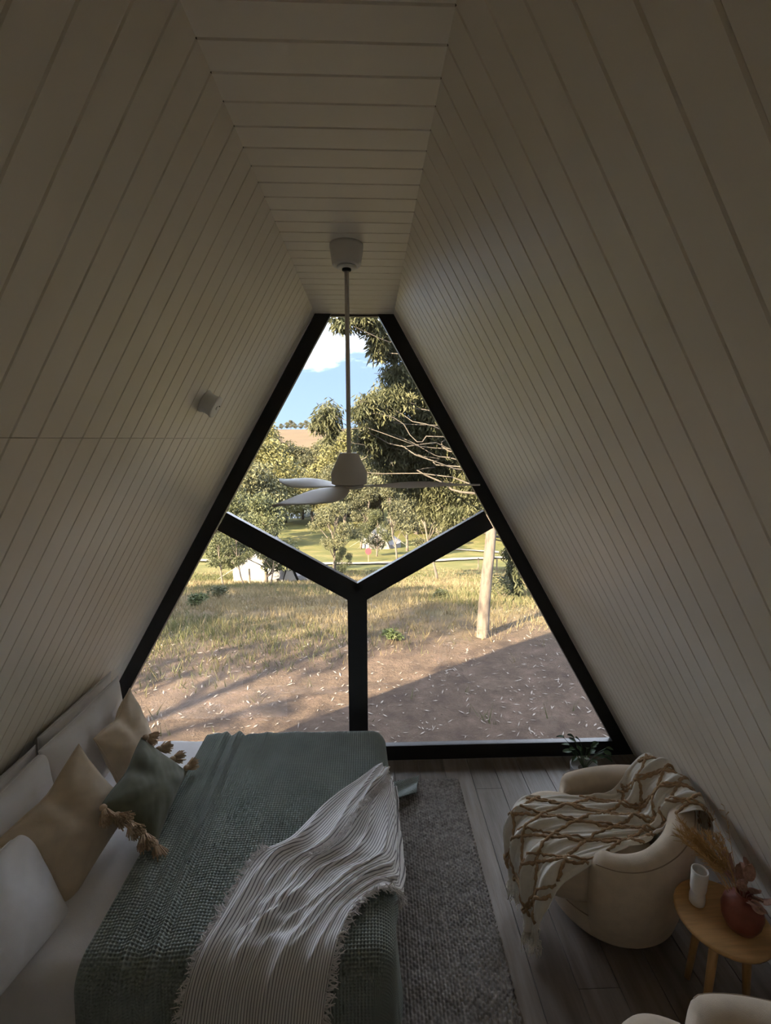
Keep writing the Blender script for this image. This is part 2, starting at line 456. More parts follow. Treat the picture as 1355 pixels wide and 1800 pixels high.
def terrain():
    ys = np.concatenate([np.linspace(-40, 3, 30), np.linspace(3.3, 14, 90), np.linspace(14.2, 60, 110), np.linspace(61, 200, 70), np.linspace(205, 2000, 110)])
    us = np.linspace(-1, 1, 161)
    X = us[None, :]*(26+np.abs(ys)[:, None]*1.05); Y = np.repeat(ys[:, None], 161, 1)
    P = np.stack([X, Y, ground(X, Y)], -1)
    m = bpy.data.materials.new('dry_ground'); m.use_nodes = True
    nt = m.node_tree; N = nt.nodes; L = nt.links; b = N['Principled BSDF']; b.inputs['Roughness'].default_value = 0.95
    b.inputs['Specular IOR Level'].default_value = 0.1
    tc = N.new('ShaderNodeTexCoord'); sp = N.new('ShaderNodeSeparateXYZ'); L.new(tc.outputs['Object'], sp.inputs[0])
    def noise(sc, det=6, rough=0.6):
        n = N.new('ShaderNodeTexNoise'); n.inputs['Scale'].default_value = sc; n.inputs['Detail'].default_value = det; n.inputs['Roughness'].default_value = rough
        L.new(tc.outputs['Object'], n.inputs['Vector']); return n.outputs['Fac']
    def ramp(src, stops):
        r = N.new('ShaderNodeValToRGB'); e = r.color_ramp.elements
        while len(e) < len(stops): e.new(0.5)
        for q, (p, c) in zip(e, stops): q.position = p; q.color = c+(1,)
        L.new(src, r.inputs[0]); return r.outputs[0]
    def mix(f, a, c):
        x = N.new('ShaderNodeMixRGB'); L.new(f, x.inputs[0]); L.new(a, x.inputs[1]); L.new(c, x.inputs[2]); return x.outputs[0]
    def mrange(src, a, c):
        r = N.new('ShaderNodeMapRange'); r.inputs[1].default_value = a; r.inputs[2].default_value = c; L.new(src, r.inputs[0]); return r.outputs[0]
    def math_(op, a, c):
        q = N.new('ShaderNodeMath'); q.operation = op; q.use_clamp = True
        for i, v in enumerate((a, c)):
            if isinstance(v, (int, float)): q.inputs[i].default_value = v
            else: L.new(v, q.inputs[i])
        return q.outputs[0]
    dirt = ramp(noise(3.5, 9, 0.7), [(0.3, (0.025, 0.017, 0.014)), (0.5, (0.042, 0.030, 0.022)), (0.7, (0.065, 0.045, 0.035))])
    grass = ramp(noise(1.4, 8, 0.65), [(0.33, (0.038, 0.037, 0.014)), (0.5, (0.073, 0.057, 0.026)), (0.68, (0.101, 0.075, 0.040))])
    green = ramp(noise(0.35, 6, 0.6), [(0.3, (0.024, 0.028, 0.008)), (0.55, (0.050, 0.047, 0.015)), (0.75, (0.082, 0.065, 0.028))])
    hill = ramp(noise(0.03, 6, 0.6), [(0.3, (0.031, 0.021, 0.0105)), (0.6, (0.046, 0.031, 0.0155))])
    y = sp.outputs['Y']
    g1 = math_('ADD', mrange(y, 7.4, 10.5), 0.0)
    nz = math_('MULTIPLY', math_('SUBTRACT', noise(0.9, 5), 0.42), 4.0)
    f1 = math_('MULTIPLY', g1, math_('ADD', nz, 0.35))
    c = mix(f1, dirt, grass)
    c = mix(mrange(y, 18, 34), c, green)
    c = mix(mrange(y, 150, 260), c, hill)
    L.new(c, b.inputs['Base Color'])
    bp = N.new('ShaderNodeBump'); bp.inputs['Strength'].default_value = 0.8; bp.inputs['Distance'].default_value = 0.05
    L.new(noise(16, 6, 0.7), bp.inputs['Height']); L.new(bp.outputs[0], b.inputs['Normal'])
    o = grid_obj('ground', P[:, ::-1], m, None); tag(o, 'bare earth and dry grass slope falling to a valley', 'ground', kind='structure')
terrain()

def at(u, Y):
    """world x of a sight line through photo column u (horizon row) at depth Y, used to place trees"""
    return (u-647.8)/841.2*Y*1.0

# --- grass, litter
def scatter_grass():
    r = np.random.default_rng(11)
    def blades(n, ymax, mask, hh, ww, name, m, label):
        x = []; y = []
        while len(x) < n:
            Y = 5.0 + (ymax-5.0)*r.random(40000)**1.7; X = (r.random(40000)*2-1)*(2.0+Y*0.62)
            k = mask(X, Y) > r.random(40000); x += list(X[k]); y += list(Y[k])
        x = np.array(x[:n]); y = np.array(y[:n])
        nb = 4
        cx = np.repeat(x, nb)+r.normal(0, .05, n*nb); cy = np.repeat(y, nb)+r.normal(0, .05, n*nb); cz = ground(cx, cy)-0.01
        h = hh*(0.35+0.9*r.random(n*nb)); a = r.random(n*nb)*6.283; w = ww*(0.6+0.8*r.random(n*nb))*np.clip(cy/9, 0.8, 2.6)
        lean = h*r.uniform(0.1, 0.9, n*nb); b = r.random(n*nb)*6.283
        base = np.stack([cx, cy, cz], -1); side = np.stack([np.cos(a)*w, np.sin(a)*w, 0*a], -1)
        tip = base+np.stack([np.cos(b)*lean, np.sin(b)*lean, h], -1)
        V = np.stack([base-side, base+side, tip], 1).reshape(-1, 3)
        o = obj(name, V, np.arange(len(V)).reshape(-1, 3), m)
        tag(o, label, 'grass', kind='stuff')
    pat = lambda X, Y: 0.5+0.5*fnoise(X, Y, 21, 3, 0.55)
    dens = lambda X, Y: np.clip((Y-6.8-0.35*X)/3.0, 0.002, 1)
    blades(15000, 34, lambda X, Y: dens(X, Y)*np.clip(1.5*pat(X, Y), 0.1, 1), 0.20, 0.006, 'dry_grass', STRAW, 'straw coloured dry grass on the slope outside')
    blades(15000, 34, lambda X, Y: dens(X, Y)*np.clip(1.2-2.0*pat(X, Y), 0, 1)*1.0+0.001, 0.17, 0.007, 'green_grass', GREENG, 'green tufts of grass among the dry grass')
    n = 3200
    Y = 4.2+9*r.random(n)**1.6; X = (r.random(n)*2-1)*(2+Y*0.6); Z = ground(X, Y)+0.012
    a = r.random(n)*6.283; l = r.uniform(.012, .05, n); w = r.uniform(.004, .011, n)
    ax = np.stack([np.cos(a), np.sin(a), r.normal(0, .25, n)], -1)*l[:, None]; bx = np.stack([-np.sin(a), np.cos(a), r.normal(0, .25, n)], -1)*w[:, None]
    c = np.stack([X, Y, Z], -1)
    V = np.stack([c-ax, c+bx, c+ax, c-bx], 1).reshape(-1, 3)
    o = obj('leaf_litter', V, np.arange(len(V)).reshape(-1, 4), LITTER); tag(o, 'pale leaf litter and bark chips on the bare earth', 'leaf litter', kind='stuff')
scatter_grass()

# --- trees
def leaves_mesh(name, C, R, n, ll, lw, m, seed, droop=0.75, shell=0.45):
    """n narrow drooping leaves in ellipsoid clumps C (centres) with radii R"""
    r = np.random.default_rng(seed)
    C = np.asarray(C, float); R = np.asarray(R, float)
    wgt = R.prod(1)**0.67; k = r.choice(len(C), n, p=wgt/wgt.sum())
    d = r.normal(size=(n, 3)); d /= np.linalg.norm(d, axis=1, keepdims=True)
    rad = (shell+(1-shell)*r.random(n))**0.8 if shell else r.random(n)**0.5
    p = C[k] + d*R[k]*rad[:, None]*(0.75+0.5*r.random(n))[:, None]
    ax = r.normal(size=(n, 3)); ax /= np.linalg.norm(ax, axis=1, keepdims=True)
    ax[:, 2] = -droop*np.abs(ax[:, 2])-0.5*droop; ax /= np.linalg.norm(ax, axis=1, keepdims=True)
    s = np.cross(ax, r.normal(size=(n, 3))); s /= np.linalg.norm(s, axis=1, keepdims=True)
    L = ll*r.uniform(.6, 1.3, n)[:, None]; W = lw*r.uniform(.7, 1.3, n)[:, None]
    V = np.stack([p, p+ax*L*.45+s*W*.5, p+ax*L, p+ax*L*.45-s*W*.5], 1).reshape(-1, 3)
    me = mesh_data(name, V, np.arange(4*n).reshape(-1, 4)); me.materials.append(m); return me

def branch(mb, a, b, r0, r1, seed, wob=0.06, n=7, sides=7):
    r = np.random.default_rng(seed); a = np.array(a, float); b = np.array(b, float); L = np.linalg.norm(b-a)
    t = np.linspace(0, 1, n); P = a+(b-a)*t[:, None]; off = r.normal(0, wob*L, (n, 3)); off[:, 2] *= 0.3
    off[0] = 0; off[-1] = 0
    for _ in range(2): off = (off+np.roll(off, 1, 0)+np.roll(off, -1, 0))/3*1.25; off[0] = 0; off[-1] = 0
    P = P+off*np.sin(np.pi*t)[:, None]
    mb.tube([tuple(p) for p in P], list(r0+(r1-r0)*t), sides); return P

def gum_proto(seed, h, spread, trunk_r, nleaf, ll, lw, lm, bm, clear=0.35, nclump=16, dense=1.0):
    """trunk mesh and crown mesh of a gum tree of height h standing at the origin"""
    r = np.random.default_rng(seed); mb = MB()
    lean = r.normal(0, 0.05*h, 2)
    top = np.array((lean[0], lean[1], h*0.86))
    P = branch(mb, (0, 0, -0.3), top, trunk_r, trunk_r*0.25, seed, 0.03, 9, 8)
    C = []; R = []
    for i in range(nclump):
        t = clear+(1-clear)*((i+0.5)/nclump); q = r.uniform(0, 6.283)
        env = math.sin(math.pi*min(1, (t-clear)/(1-clear)*0.8+0.18))
        rr = spread*env*r.uniform(0.45, 1.0); c = np.array((lean[0]*t+rr*math.cos(q), lean[1]*t+rr*math.sin(q), h*t*0.95))
        j = min(8, max(1, int(8*(t-0.14)))); branch(mb, P[j], c, trunk_r*0.32, trunk_r*0.06, seed*31+i, 0.07, 6, 5)
        C.append(c); s = spread*r.uniform(0.26, 0.42)*dense; R.append((s, s, s*r.uniform(0.6, 0.85)))
    C.append(top+np.array((0, 0, h*0.06))); R.append((spread*.3, spread*.3, spread*.28))
    tm = mesh_data('trunk', mb.v, mb.f, True); tm.materials.append(bm)
    cm = leaves_mesh('crown', C, R, nleaf, ll, lw, lm, seed+5)
    return tm, cm

PROTO = {
    'tall':  gum_proto(1, 10.0, 3.6, 0.22, 9000, 0.34, 0.13, GUMGOLD, BARK, 0.30, 20, 1.05),
    'round': gum_proto(2, 8.0, 3.4, 0.20, 9000, 0.32, 0.13, GUMLEAF, BARKD, 0.28, 20, 1.1),
    'slim':  gum_proto(3, 8.0, 1.9, 0.11, 5000, 0.26, 0.09, GUMLEAF, BARKD, 0.40, 14, 1.05),
    'dark':  gum_proto(4, 6.0, 2.2, 0.12, 8000, 0.22, 0.08, GUMDARK, BARKD, 0.22, 18, 1.05),
    'pale':  gum_proto(5, 7.0, 2.6, 0.17, 6500, 0.24, 0.075, GUMLEAF, BARK, 0.42, 16, 0.95),
    'sparse': gum_proto(9, 8.0, 3.0, 0.16, 1500, 0.30, 0.10, GUMLEAF, BARK, 0.40, 12, 0.8),
    'sapling': gum_proto(6, 3.2, 0.75, 0.045, 1700, 0.15, 0.045, GUMDARK, BARKD, 0.45, 9, 1.1),
}
PH = {'tall': 10.0, 'round': 8.0, 'slim': 8.0, 'dark': 6.0, 'pale': 7.0, 'sapling': 3.2, 'sparse': 8.0}
def tree(kind, x, y, h, label, group=None, rz=0.0, wide=1.0, name='gum_tree'):
    t = empty(name, (x, y, float(ground(x, y))), rz); s = h/PH[kind]; t.scale = (s*wide, s*wide, s)
    inst('trunk', PROTO[kind][0], t); inst('crown', PROTO[kind][1], t)
    return tag(t, label, 'tree', group)

G_STAND = 'gum trees standing among the tents'
tree('pale', at(585, 33), 33, 5.2, 'pale leaning gum tree in the middle of the view below the fan blades', G_STAND, 1.0)
tree('slim', at(632, 55), 55, 8.5, 'slim dark gum tree just left of the red sign', G_STAND, 0.4)
tree('dark', at(661, 46), 46, 4.6, 'bushy green young tree growing in front of the middle bell tent', G_STAND, 2.2)
tree('slim', at(698, 43), 43, 7.2, 'slender gum tree with pinkish trunk right of the middle bell tent', G_STAND, 3.1)
tree('pale', at(716, 52), 52, 7.0, 'grey gum tree behind the slender pink-trunked one', G_STAND, 0.2)
tree('slim', at(773, 27), 27, 5.6, 'thin dark gum tree whose trunk shows below the right mullion arm', G_STAND, 4.0, 1.15)
tree('dark', at(462, 26), 26, 4.9, 'dense dark tree in front of the large bell tent at left', G_STAND, 0.9, 1.15)
tree('dark', at(415, 30), 30, 5.4, 'dark tree at the left edge above the mullion arm joint', G_STAND, 3.9, 1.1)
tree('sapling', at(385, 23), 23, 2.6, 'sapling with bare thin stem left of the large bell tent', G_STAND, 1.1, 1.3)
tree('sapling', at(423, 22.5), 22.5, 3.0, 'thin sapling before the left corner of the large bell tent', G_STAND, 2.4)
tree('sapling', at(467, 22), 22, 2.8, 'thin sapling before the right side of the large bell tent', G_STAND, 5.0)
tree('dark', at(599, 31.5), 31.5, 1.9, 'small round green shrub at the foot of the leaning gum', G_STAND, 5.2, 0.9, 'shrub')
tree('tall', at(476, 66), 66, 13.8, 'large golden gum tree left of the fan, tallest on the left', G_STAND, 1.3, 1.3)
tree('round', at(428, 58), 58, 10.5, 'rounded olive gum tree at the left frame bar', G_STAND, 2.1, 1.2)
G_WOOD = 'gum trees of the far woodland'
wood = [(410,88,'tall',9),(452,95,'round',9),(500,96,'tall',10),(530,104,'round',9),(548,92,'tall',8),(572,98,'round',8.5),(590,84,'tall',8),(612,108,'tall',13),(604,76,'pale',8),(640,88,'round',10),
        (655,100,'tall',13),(672,80,'pale',9),(690,92,'round',12),(712,84,'tall',11),(732,72,'round',9),(752,86,'tall',12),(770,68,'pale',10),(792,78,'round',10),(815,70,'tall',11),(838,82,'round',12),(862,66,'pale',9),
        (900,75,'tall',12),(380,80,'round',10),(350,90,'tall',11),(520,150,'round',12),(565,160,'tall',13),(600,150,'round',13),(660,140,'tall',15),(470,150,'tall',15),(430,140,'round',14),(720,130,'tall',15),(780,120,'round',14),
        (318,72,'round',9),(268,82,'tall',10),(300,110,'tall',12),(965,80,'round',11),(1020,72,'tall',10)]
WL = {'tall': 'golden olive gum tree in the far woodland %s', 'round': 'rounded grey-green gum tree in the far woodland %s', 'pale': 'thin pale-trunked gum tree in the far woodland %s'}
for i, (u, Y, k, h) in enumerate(wood):
    tree(k, at(u, Y), Y, h*(1.25 if 495 < u < 595 else 1.5), WL[k] % ('at the left' if u < 500 else 'behind the fan' if u < 680 else 'at the right'), G_WOOD, i*1.7, 1.15)
for i, u in enumerate((498,507,514,522,531,540,548,556,566,575,585)):
    Y = 860+14*((i*5) % 7); tree('round', at(u, Y), Y, 11+3*(i % 3), 'tiny dark tree on the crest of the yellow hill', 'trees on the hill crest', i*2.0)

def big_gum():
    """the near tree right of the window: trunk, boughs and drooping leaf clumps"""
    bx, by = 2.02, 8.0; bz = float(ground(bx, by))
    t = empty('eucalyptus_tree', (bx, by, bz)); tag(t, 'big eucalyptus with pale straight trunk just outside on the right', 'tree')
    o = np.array((bx, by, bz))
    mb = MB()
    trunk = catmull([(2.00, 8.0, bz-0.2), (2.00, 8.0, bz+0.12), (2.03, 8.02, 0.0), (2.10, 8.05, 0.9), (2.12, 8.1, 1.8), (2.22, 8.2, 2.8), (2.30, 8.3, 4.0), (2.2, 8.4, 5.4), (2.05, 8.5, 7.0)], 22)
    rad = np.interp(np.linspace(0, 1, 22), [0, .06, .2, .5, 1], [0.16, 0.115, 0.103, 0.085, 0.02])
    mb.tube([tuple(p-o) for p in trunk], list(rad), 12); tr = mb.build('trunk', BARK, t, True)
    # clumps: x, y, z, rx, rz
    cl = [(-0.40, 7.60, 4.35, 0.19, 0.15), (-0.06, 7.80, 4.43, 0.29, 0.18), (0.19, 8.00, 4.28, 0.26, 0.24), (0.14, 8.00, 4.04, 0.18, 0.20), (0.41, 8.40, 4.13, 0.27, 0.25), (0.52, 8.60, 3.74, 0.32, 0.28), 
          (0.77, 8.90, 3.43, 0.44, 0.40), (1.12, 9.20, 3.12, 0.53, 0.48), (0.40, 8.50, 3.30, 0.42, 0.32), (0.03, 8.20, 3.23, 0.25, 0.18), (-0.15, 8.10, 3.06, 0.18, 0.18), (0.17, 8.30, 3.04, 0.27, 0.21), 
          (-0.68, 8.40, 3.02, 0.25, 0.25), (-0.87, 8.50, 2.89, 0.17, 0.19), (-0.62, 8.40, 2.79, 0.15, 0.15), (-0.69, 8.40, 2.62, 0.08, 0.08), (0.13, 8.80, 2.80, 0.40, 0.26), (0.59, 9.30, 2.70, 0.53, 0.39), 
          (1.27, 9.60, 2.56, 0.55, 0.48), (-0.03, 9.00, 2.56, 0.31, 0.25), (1.65, 9.80, 2.21, 0.49, 0.44), (1.02, 9.90, 2.21, 0.54, 0.42), (0.36, 9.50, 2.28, 0.45, 0.33), (1.57, 9.80, 1.69, 0.56, 0.44), 
          (1.99, 9.20, 1.61, 0.32, 0.41), (1.09, 10.20, 1.65, 0.48, 0.36), (1.80, 9.50, 1.08, 0.43, 0.33), (2.04, 9.00, 1.16, 0.25, 0.34), (1.37, 10.00, 1.13, 0.37, 0.27), (0.62, 10.00, 1.85, 0.37, 0.27), 
          (2.69, 8.60, 0.22, 0.14, 0.24), (2.80, 8.70, -0.15, 0.14, 0.20), (2.60, 8.60, 0.52, 0.15, 0.13), (2.29, 8.80, 3.33, 0.66, 0.66), (2.53, 8.50, 4.07, 0.64, 0.64), (3.00, 8.80, 2.72, 0.66, 0.66), 
          (3.31, 8.80, 1.67, 0.55, 0.60), (2.35, 9.30, 2.29, 0.52, 0.52), (3.70, 8.80, 0.57, 0.44, 0.49), (1.59, 9.00, 3.95, 0.62, 0.56), (1.90, 8.60, 4.65, 0.64, 0.59), (0.50, 8.20, 5.03, 0.61, 0.41), 
          (1.29, 8.60, 5.38, 0.64, 0.48), (-0.14, 7.90, 4.93, 0.54, 0.32), (2.06, 8.60, 5.57, 0.75, 0.54), (-0.65, 7.60, 4.72, 0.30, 0.23), (0.89, 8.50, 5.79, 0.74, 0.42)]
    tp = trunk-o
    bb = MB(); C = []; R = []
    for i, (x, y, z, rx, rz) in enumerate(cl):
        c = np.array((x, y, z))-o; C.append(c); R.append((rx, rx, rz))
        zb = min(z-0.30*abs(x-2.1)-0.1, 6.3); zb = max(zb, 1.7 if z > 1.2 else 1.0)
        j = int(np.argmin(np.abs(trunk[:, 2]-zb)))
        if x < 0.2 or i % 2 == 0: branch(bb, tp[j], c, 0.024 if rx > .4 else .015, 0.004, 200+i, 0.16, 14, 6)
        r = np.random.default_rng(900+i)
        for _ in range(5):
            e = c+r.normal(0, 1, 3)*np.array((rx, rx, rz))*0.6; branch(bb, c, e, 0.009, 0.003, 500+i, 0.05, 4, 4)
    bb.build('boughs', BOUGH, t, True)
    b2 = MB(); branch(b2, (2.10-bx, 8.05-by, 1.02-bz), (3.1-bx, 8.5-by, 1.35-bz), 0.05, 0.03, 77, 0.03, 7, 7); b2.build('bough', BARK, t, True)
    inst('crown', leaves_mesh('crown', C, R, 125000, 0.13, 0.027, GUMNEAR, 41, 0.9, 0.1), t)
big_gum()

# trees beside and behind the house, outside the frame on the left: their shadows cross the bare earth
for i, (x, y, h, k) in enumerate([(-7.4, -0.2, 8.5, 'sparse'), (-9.6, 1.6, 9.0, 'sparse'), (-11.6, 3.6, 9.0, 'pale'), (-14.5, 8.0, 9.0, 'round')]):
    tree(k, x, y, h, 'gum tree left of the house, out of the picture, shading the earth', 'gum trees beside the house', i*1.1)

# low shrubs on the slope
def shrub(x, y, r, label, lm=SHRUBL, n=900, name='shrub'):
    z = float(ground(x, y)); t = empty(name, (x, y, z)); q = np.random.default_rng(int(abs(x*100+y*10)))
    mb = MB(); C = []; R = []
    for i in range(7):
        a = q.uniform(0, 6.28); c = np.array((math.cos(a)*r*.55*q.random(), math.sin(a)*r*.55*q.random(), r*q.uniform(.35, .85)))
        branch(mb, (0, 0, -.03), c, .012, .004, i, .05, 4, 4); C.append(c); R.append((r*.45, r*.45, r*.35))
    mb.build('stems', BARKD, t); inst('foliage', leaves_mesh('foliage', C, R, n, .07, .03, lm, int(q.integers(1e6)), .1, .2), t)
    return tag(t, label, 'shrub', 'low shrubs on the slope')
shrub(at(338, 11.5), 11.5, .34, 'pale flowering low shrub at the far left of the slope')
shrub(at(375, 14.0), 14.0, .45, 'low grey shrub below the large bell tent', GUMDARK)
shrub(at(690, 7.9), 7.9, .20, 'green grass clump beside the upright mullion on bare earth', SHRUBL, 500)
shrub(at(895, 13.0), 13.0, .75, 'leafy bush behind the eucalyptus trunk at the right frame bar', GUMDARK, 1600)
shrub(at(775, 12.2), 12.2, .30, 'low dark shrub left of the eucalyptus trunk', GUMDARK)

# --- tents, pond, sign, path, log
def bell_tent(x, y, rz, label, s=1.0):
    z = float(ground(x, y)); t = empty('bell_tent', (x, y, z), rz); t.scale = (s, s, s); tag(t, label, 'tent', 'white bell tents in the valley')
    R0, hw, hp = 2.5, 0.75, 2.95; n = 48
    V = []; F = []
    prof = [(R0*0.985, 0.0), (R0, hw)]
    MB().lathe([(R0*0.97, -0.4), (R0*0.985, 0.0), (R0, hw)], n).build('wall', CANVAS, t, False)
    V = []; pr = [(1.0, 0.0), (0.75, .20), (0.5, .43), (0.25, .70), (0.06, .96), (0.012, 1.0)]
    for (q, hh) in pr:
        for k in range(n):
            a = 2*math.pi*k/n; sc = 1-0.05*abs(math.sin(a*8))*(q if q < .99 else 1.2)
            V.append((R0*1.02*q*sc*math.cos(a), R0*1.02*q*sc*math.sin(a), hw-0.03+(hp-hw)*hh))
    F = [(i*n+k, i*n+(k+1) % n, (i+1)*n+(k+1) % n, (i+1)*n+k) for i in range(len(pr)-1) for k in range(n)]
    obj('roof', V, F, CANVAS, t, True)
    # door porch
    MB().add([(-.75, -R0-.35, 0), (.75, -R0-.35, 0), (0, -R0-.3, 1.95), (-.9, -R0*.8, .1), (.9, -R0*.8, .1), (0, -R0*.35, 2.35)],
             [(0, 2, 5, 3), (1, 4, 5, 2)]).build('porch', CANVAS, t)
    MB().add([(-.6, -R0-.2, .02), (.6, -R0-.2, .02), (0, -R0-.2, 1.7), (-.6, -R0-.16, .02), (.6, -R0-.16, .02), (0, -R0-.16, 1.7)], [(0, 1, 2), (5, 4, 3), (0, 3, 4, 1), (1, 4, 5, 2), (2, 5, 3, 0)]).build('door_flap', ROPE, t)
    for k in range(8):
        a = 2*math.pi*(k+.5)/8
        MB().tube([(R0*math.cos(a), R0*math.sin(a), hw), ((R0+1.5)*math.cos(a), (R0+1.5)*math.sin(a), -0.2)], .015, 4).build('guy_rope', ROPE, t)
    MB().lathe([(.06, hp-.05), (.05, hp+.06), (0, hp+.1)], 10).build('finial', ROPE, t)
    return t
bell_tent(at(478, 29), 29, 0.5, 'large white bell tent at left, partly behind the mullion arm')
bell_tent(at(668, 57), 57, 0.2, 'small white bell tent in the middle behind the red sign')
bell_tent(at(694, 82), 82, 0.2, 'farthest white bell tent, half hidden behind tree trunks')

def pond():
    m = mat('pond_water', (0.05, 0.06, 0.06), 0.04, spec=1.0, bump=0.03, bscale=1.5)
    n = 40; cx, cy = at(512, 116), 118
    V = [(cx+8.5*math.cos(a)*(1+.15*math.sin(3*a)), cy+13*math.sin(a), -14.86) for a in np.linspace(0, 6.283, n, endpoint=False)]
    V += [(x, y, -15.6) for x, y, _ in V]
    F = [tuple(range(n))]+[(i, n+i, n+(i+1) % n, (i+1) % n) for i in range(n)]
    o = obj('pond', V, F, m); tag(o, 'small pond reflecting the sky among the trees', 'pond')
pond()

def ribbon(name, pts, w, label):
    c = catmull(pts, 60); d = np.gradient(c, axis=0); nrm = np.stack([-d[:, 1], d[:, 0]], -1); nrm /= np.linalg.norm(nrm, axis=1, keepdims=True)
    P = np.zeros((60, 5, 3))
    for j, k in enumerate(np.linspace(-.5, .5, 5)):
        q = c[:, :2]+nrm*w*k*(1+.12*np.sin(np.arange(60)*1.7+k)[:, None]); P[:, j, :2] = q; P[:, j, 2] = ground(q[:, 0], q[:, 1])+0.10
    o = grid_obj(name, P, GRAVEL); tag(o, label, 'path', 'gravel paths in the valley')
ribbon('gravel_path', [(-34, 52), (-12, 42), (-3, 39.5), (3, 40), (9, 42.5), (15, 43.5), (24, 43)], 1.5, 'long pale gravel path crossing below the middle tent')
ribbon('gravel_path', [(7, 55), (12, 50.5), (16, 46), (19, 44), (26, 50)], 1.3, 'pale gravel path branching uphill behind the eucalyptus trunk')

def sign():
    x, y = at(646, 41.5), 41.5; z = float(ground(x, y)); t = empty('sign_post', (x, y, z)); tag(t, 'round red sign on a short timber post by the path', 'sign')
    MB().box((-.05, -.05, -.2), (.05, .05, 1.0)).build('post', TIMBER, t)
    m = MB(); pr = [(.24, -.02), (.26, 0), (.24, .02)]
    V = []; n = 20
    for k in range(n):
        a = 2*math.pi*k/n; V.append((.27*math.cos(a), -.06, 1.0+.3*math.sin(a)))
    for k in range(n):
        a = 2*math.pi*k/n; V.append((.27*math.cos(a), -.10, 1.0+.3*math.sin(a)))
    m.add(V, [tuple(range(n)), tuple(range(2*n-1, n-1, -1))]+[(i, (i+1) % n, n+(i+1) % n, n+i) for i in range(n)]); m.build('sign_face', REDSIGN, t)
sign()
def log():
    x, y = at(593, 24.5), 24.5; z = float(ground(x, y)); t = empty('fallen_log', (x, y, z)); tag(t, 'dark fallen log on the grass below the leaning gum', 'log')
    m = MB(); m.tube([(-.45, 0, .06), (0, .05, .16), (.5, -.03, .34)], [.10, .12, .06], 9); m.build('log', BARKD, t, True)
    m = MB(); m.tube([(.05, .04, .17), (.35, .2, .18)], [.05, .03], 6); m.build('stub', BARKD, t, True)
log()
for i, (u, Y) in enumerate(((432, 24), (583, 30), (846, 34), (880, 33))):
    x = at(u, Y); z = float(ground(x, Y)); o = MB().tube([(0, 0, -.1), (0.01, 0, .4), (0, 0, .85)], [.05, .048, .045], 7).build('fence_post', TIMBER)
    o.location = (x, Y, z); tag(o, ('short timber post before the large bell tent', 'short timber post near the leaning gum', 'short timber post left of the eucalyptus trunk', 'short timber post right of the eucalyptus trunk')[i], 'post')

# ------------------------------------------------------------------ interior things
def ceiling_fan():
    cx, cy = -0.0957, 2.34
    t = empty('ceiling_fan', (cx, cy, CEIL)); tag(t, 'white three-blade ceiling fan on a long downrod before the window', 'ceiling fan')
    can = MB().lathe([(.076, 0.0), (.077, -.012), (.066, -.085), (.060, -.092), (.044, -.092)][::-1], 40).build('canopy', FANW, t, True)
    MB().lathe([(.044, -.094), (.046, -.098), (.036, -.104), (.020, -.104)][::-1], 32).build('canopy_ring', PLASTER, can, True)
    MB().lathe([(.021, -.10), (.021, -.112), (.013, -.115)][::-1], 20).build('rod_collar', BLACK, can, True)
    MB().lathe([(.0105, -.09), (.0105, -.95)][::-1], 16).build('downrod', FANW, t, True)
    zb = 2.385-CEIL
    hs = MB().lathe([(.012, .150), (.040, .150), (.0425, .149), (.045, .146), (.046, .144), (.085, .062), (.0862, .059), (.0868, .056), (.0868, .004), (.086, .001), (.084, .0), (.082, -.001), (.05, -.003), (0, -.003)][::-1], 40, (0, 0, zb)).build('motor_housing', FANW, t, True); crisp(hs, 12)
    MB().lathe([(.07, -.004), (.07, -.018), (.055, -.024), (0, -.026)][::-1], 32, (0, 0, zb)).build('hub_plate', FANW, t, True)
    # blade: swept paddle with twist
    n, k = 26, 11
    s = np.linspace(0, 1, n); P = np.zeros((n, k, 3)); Q = np.zeros((n, k, 3))
    r = 0.05+0.63*s
    w = 0.036+0.082*np.sin(np.pi*np.clip(s*0.92+.06, 0, 1))**1.1; w[-6:] *= np.sqrt(np.clip(1-np.linspace(0, .985, 6)**2, 0, 1))
    sweep = 0.045*np.sin(np.pi*s*0.9)-0.03*s**2
    tw = np.radians(7+15*np.sin(np.pi*np.clip(s*1.1, 0, 1)))
    for j, c in enumerate(np.linspace(-.5, .5, k)):
        yy = c*w*1.0; th = 0.004*(1-(2*c)**2)+0.0006
        P[:, j] = np.stack([r, sweep+yy*np.cos(tw), -0.014-yy*np.sin(tw)+th-0.006*s], -1)
        Q[:, j] = np.stack([r, sweep+yy*np.cos(tw), -0.014-yy*np.sin(tw)-th-0.006*s], -1)
    V = np.concatenate([P.reshape(-1, 3), Q.reshape(-1, 3)]); f1 = grid_faces(n, k); f2 = grid_faces(n, k)[:, ::-1]+n*k
    rim = [j for j in range(k)]+[i*k+k-1 for i in range(1, n)]+[(n-1)*k+j for j in range(k-2, -1, -1)]+[i*k for i in range(n-2, 0, -1)]
    rf = np.array([(a, b, b+n*k, a+n*k) for a, b in zip(rim, rim[1:]+rim[:1])])
    me = mesh_data('blade', V, np.concatenate([f1, f2, rf]), True); me.materials.append(FANW)
    for a in (11, 131, 250):
        b = inst('blade', me, t, (0, 0, zb)); b.rotation_euler = (0, 0, math.radians(a))
ceiling_fan()

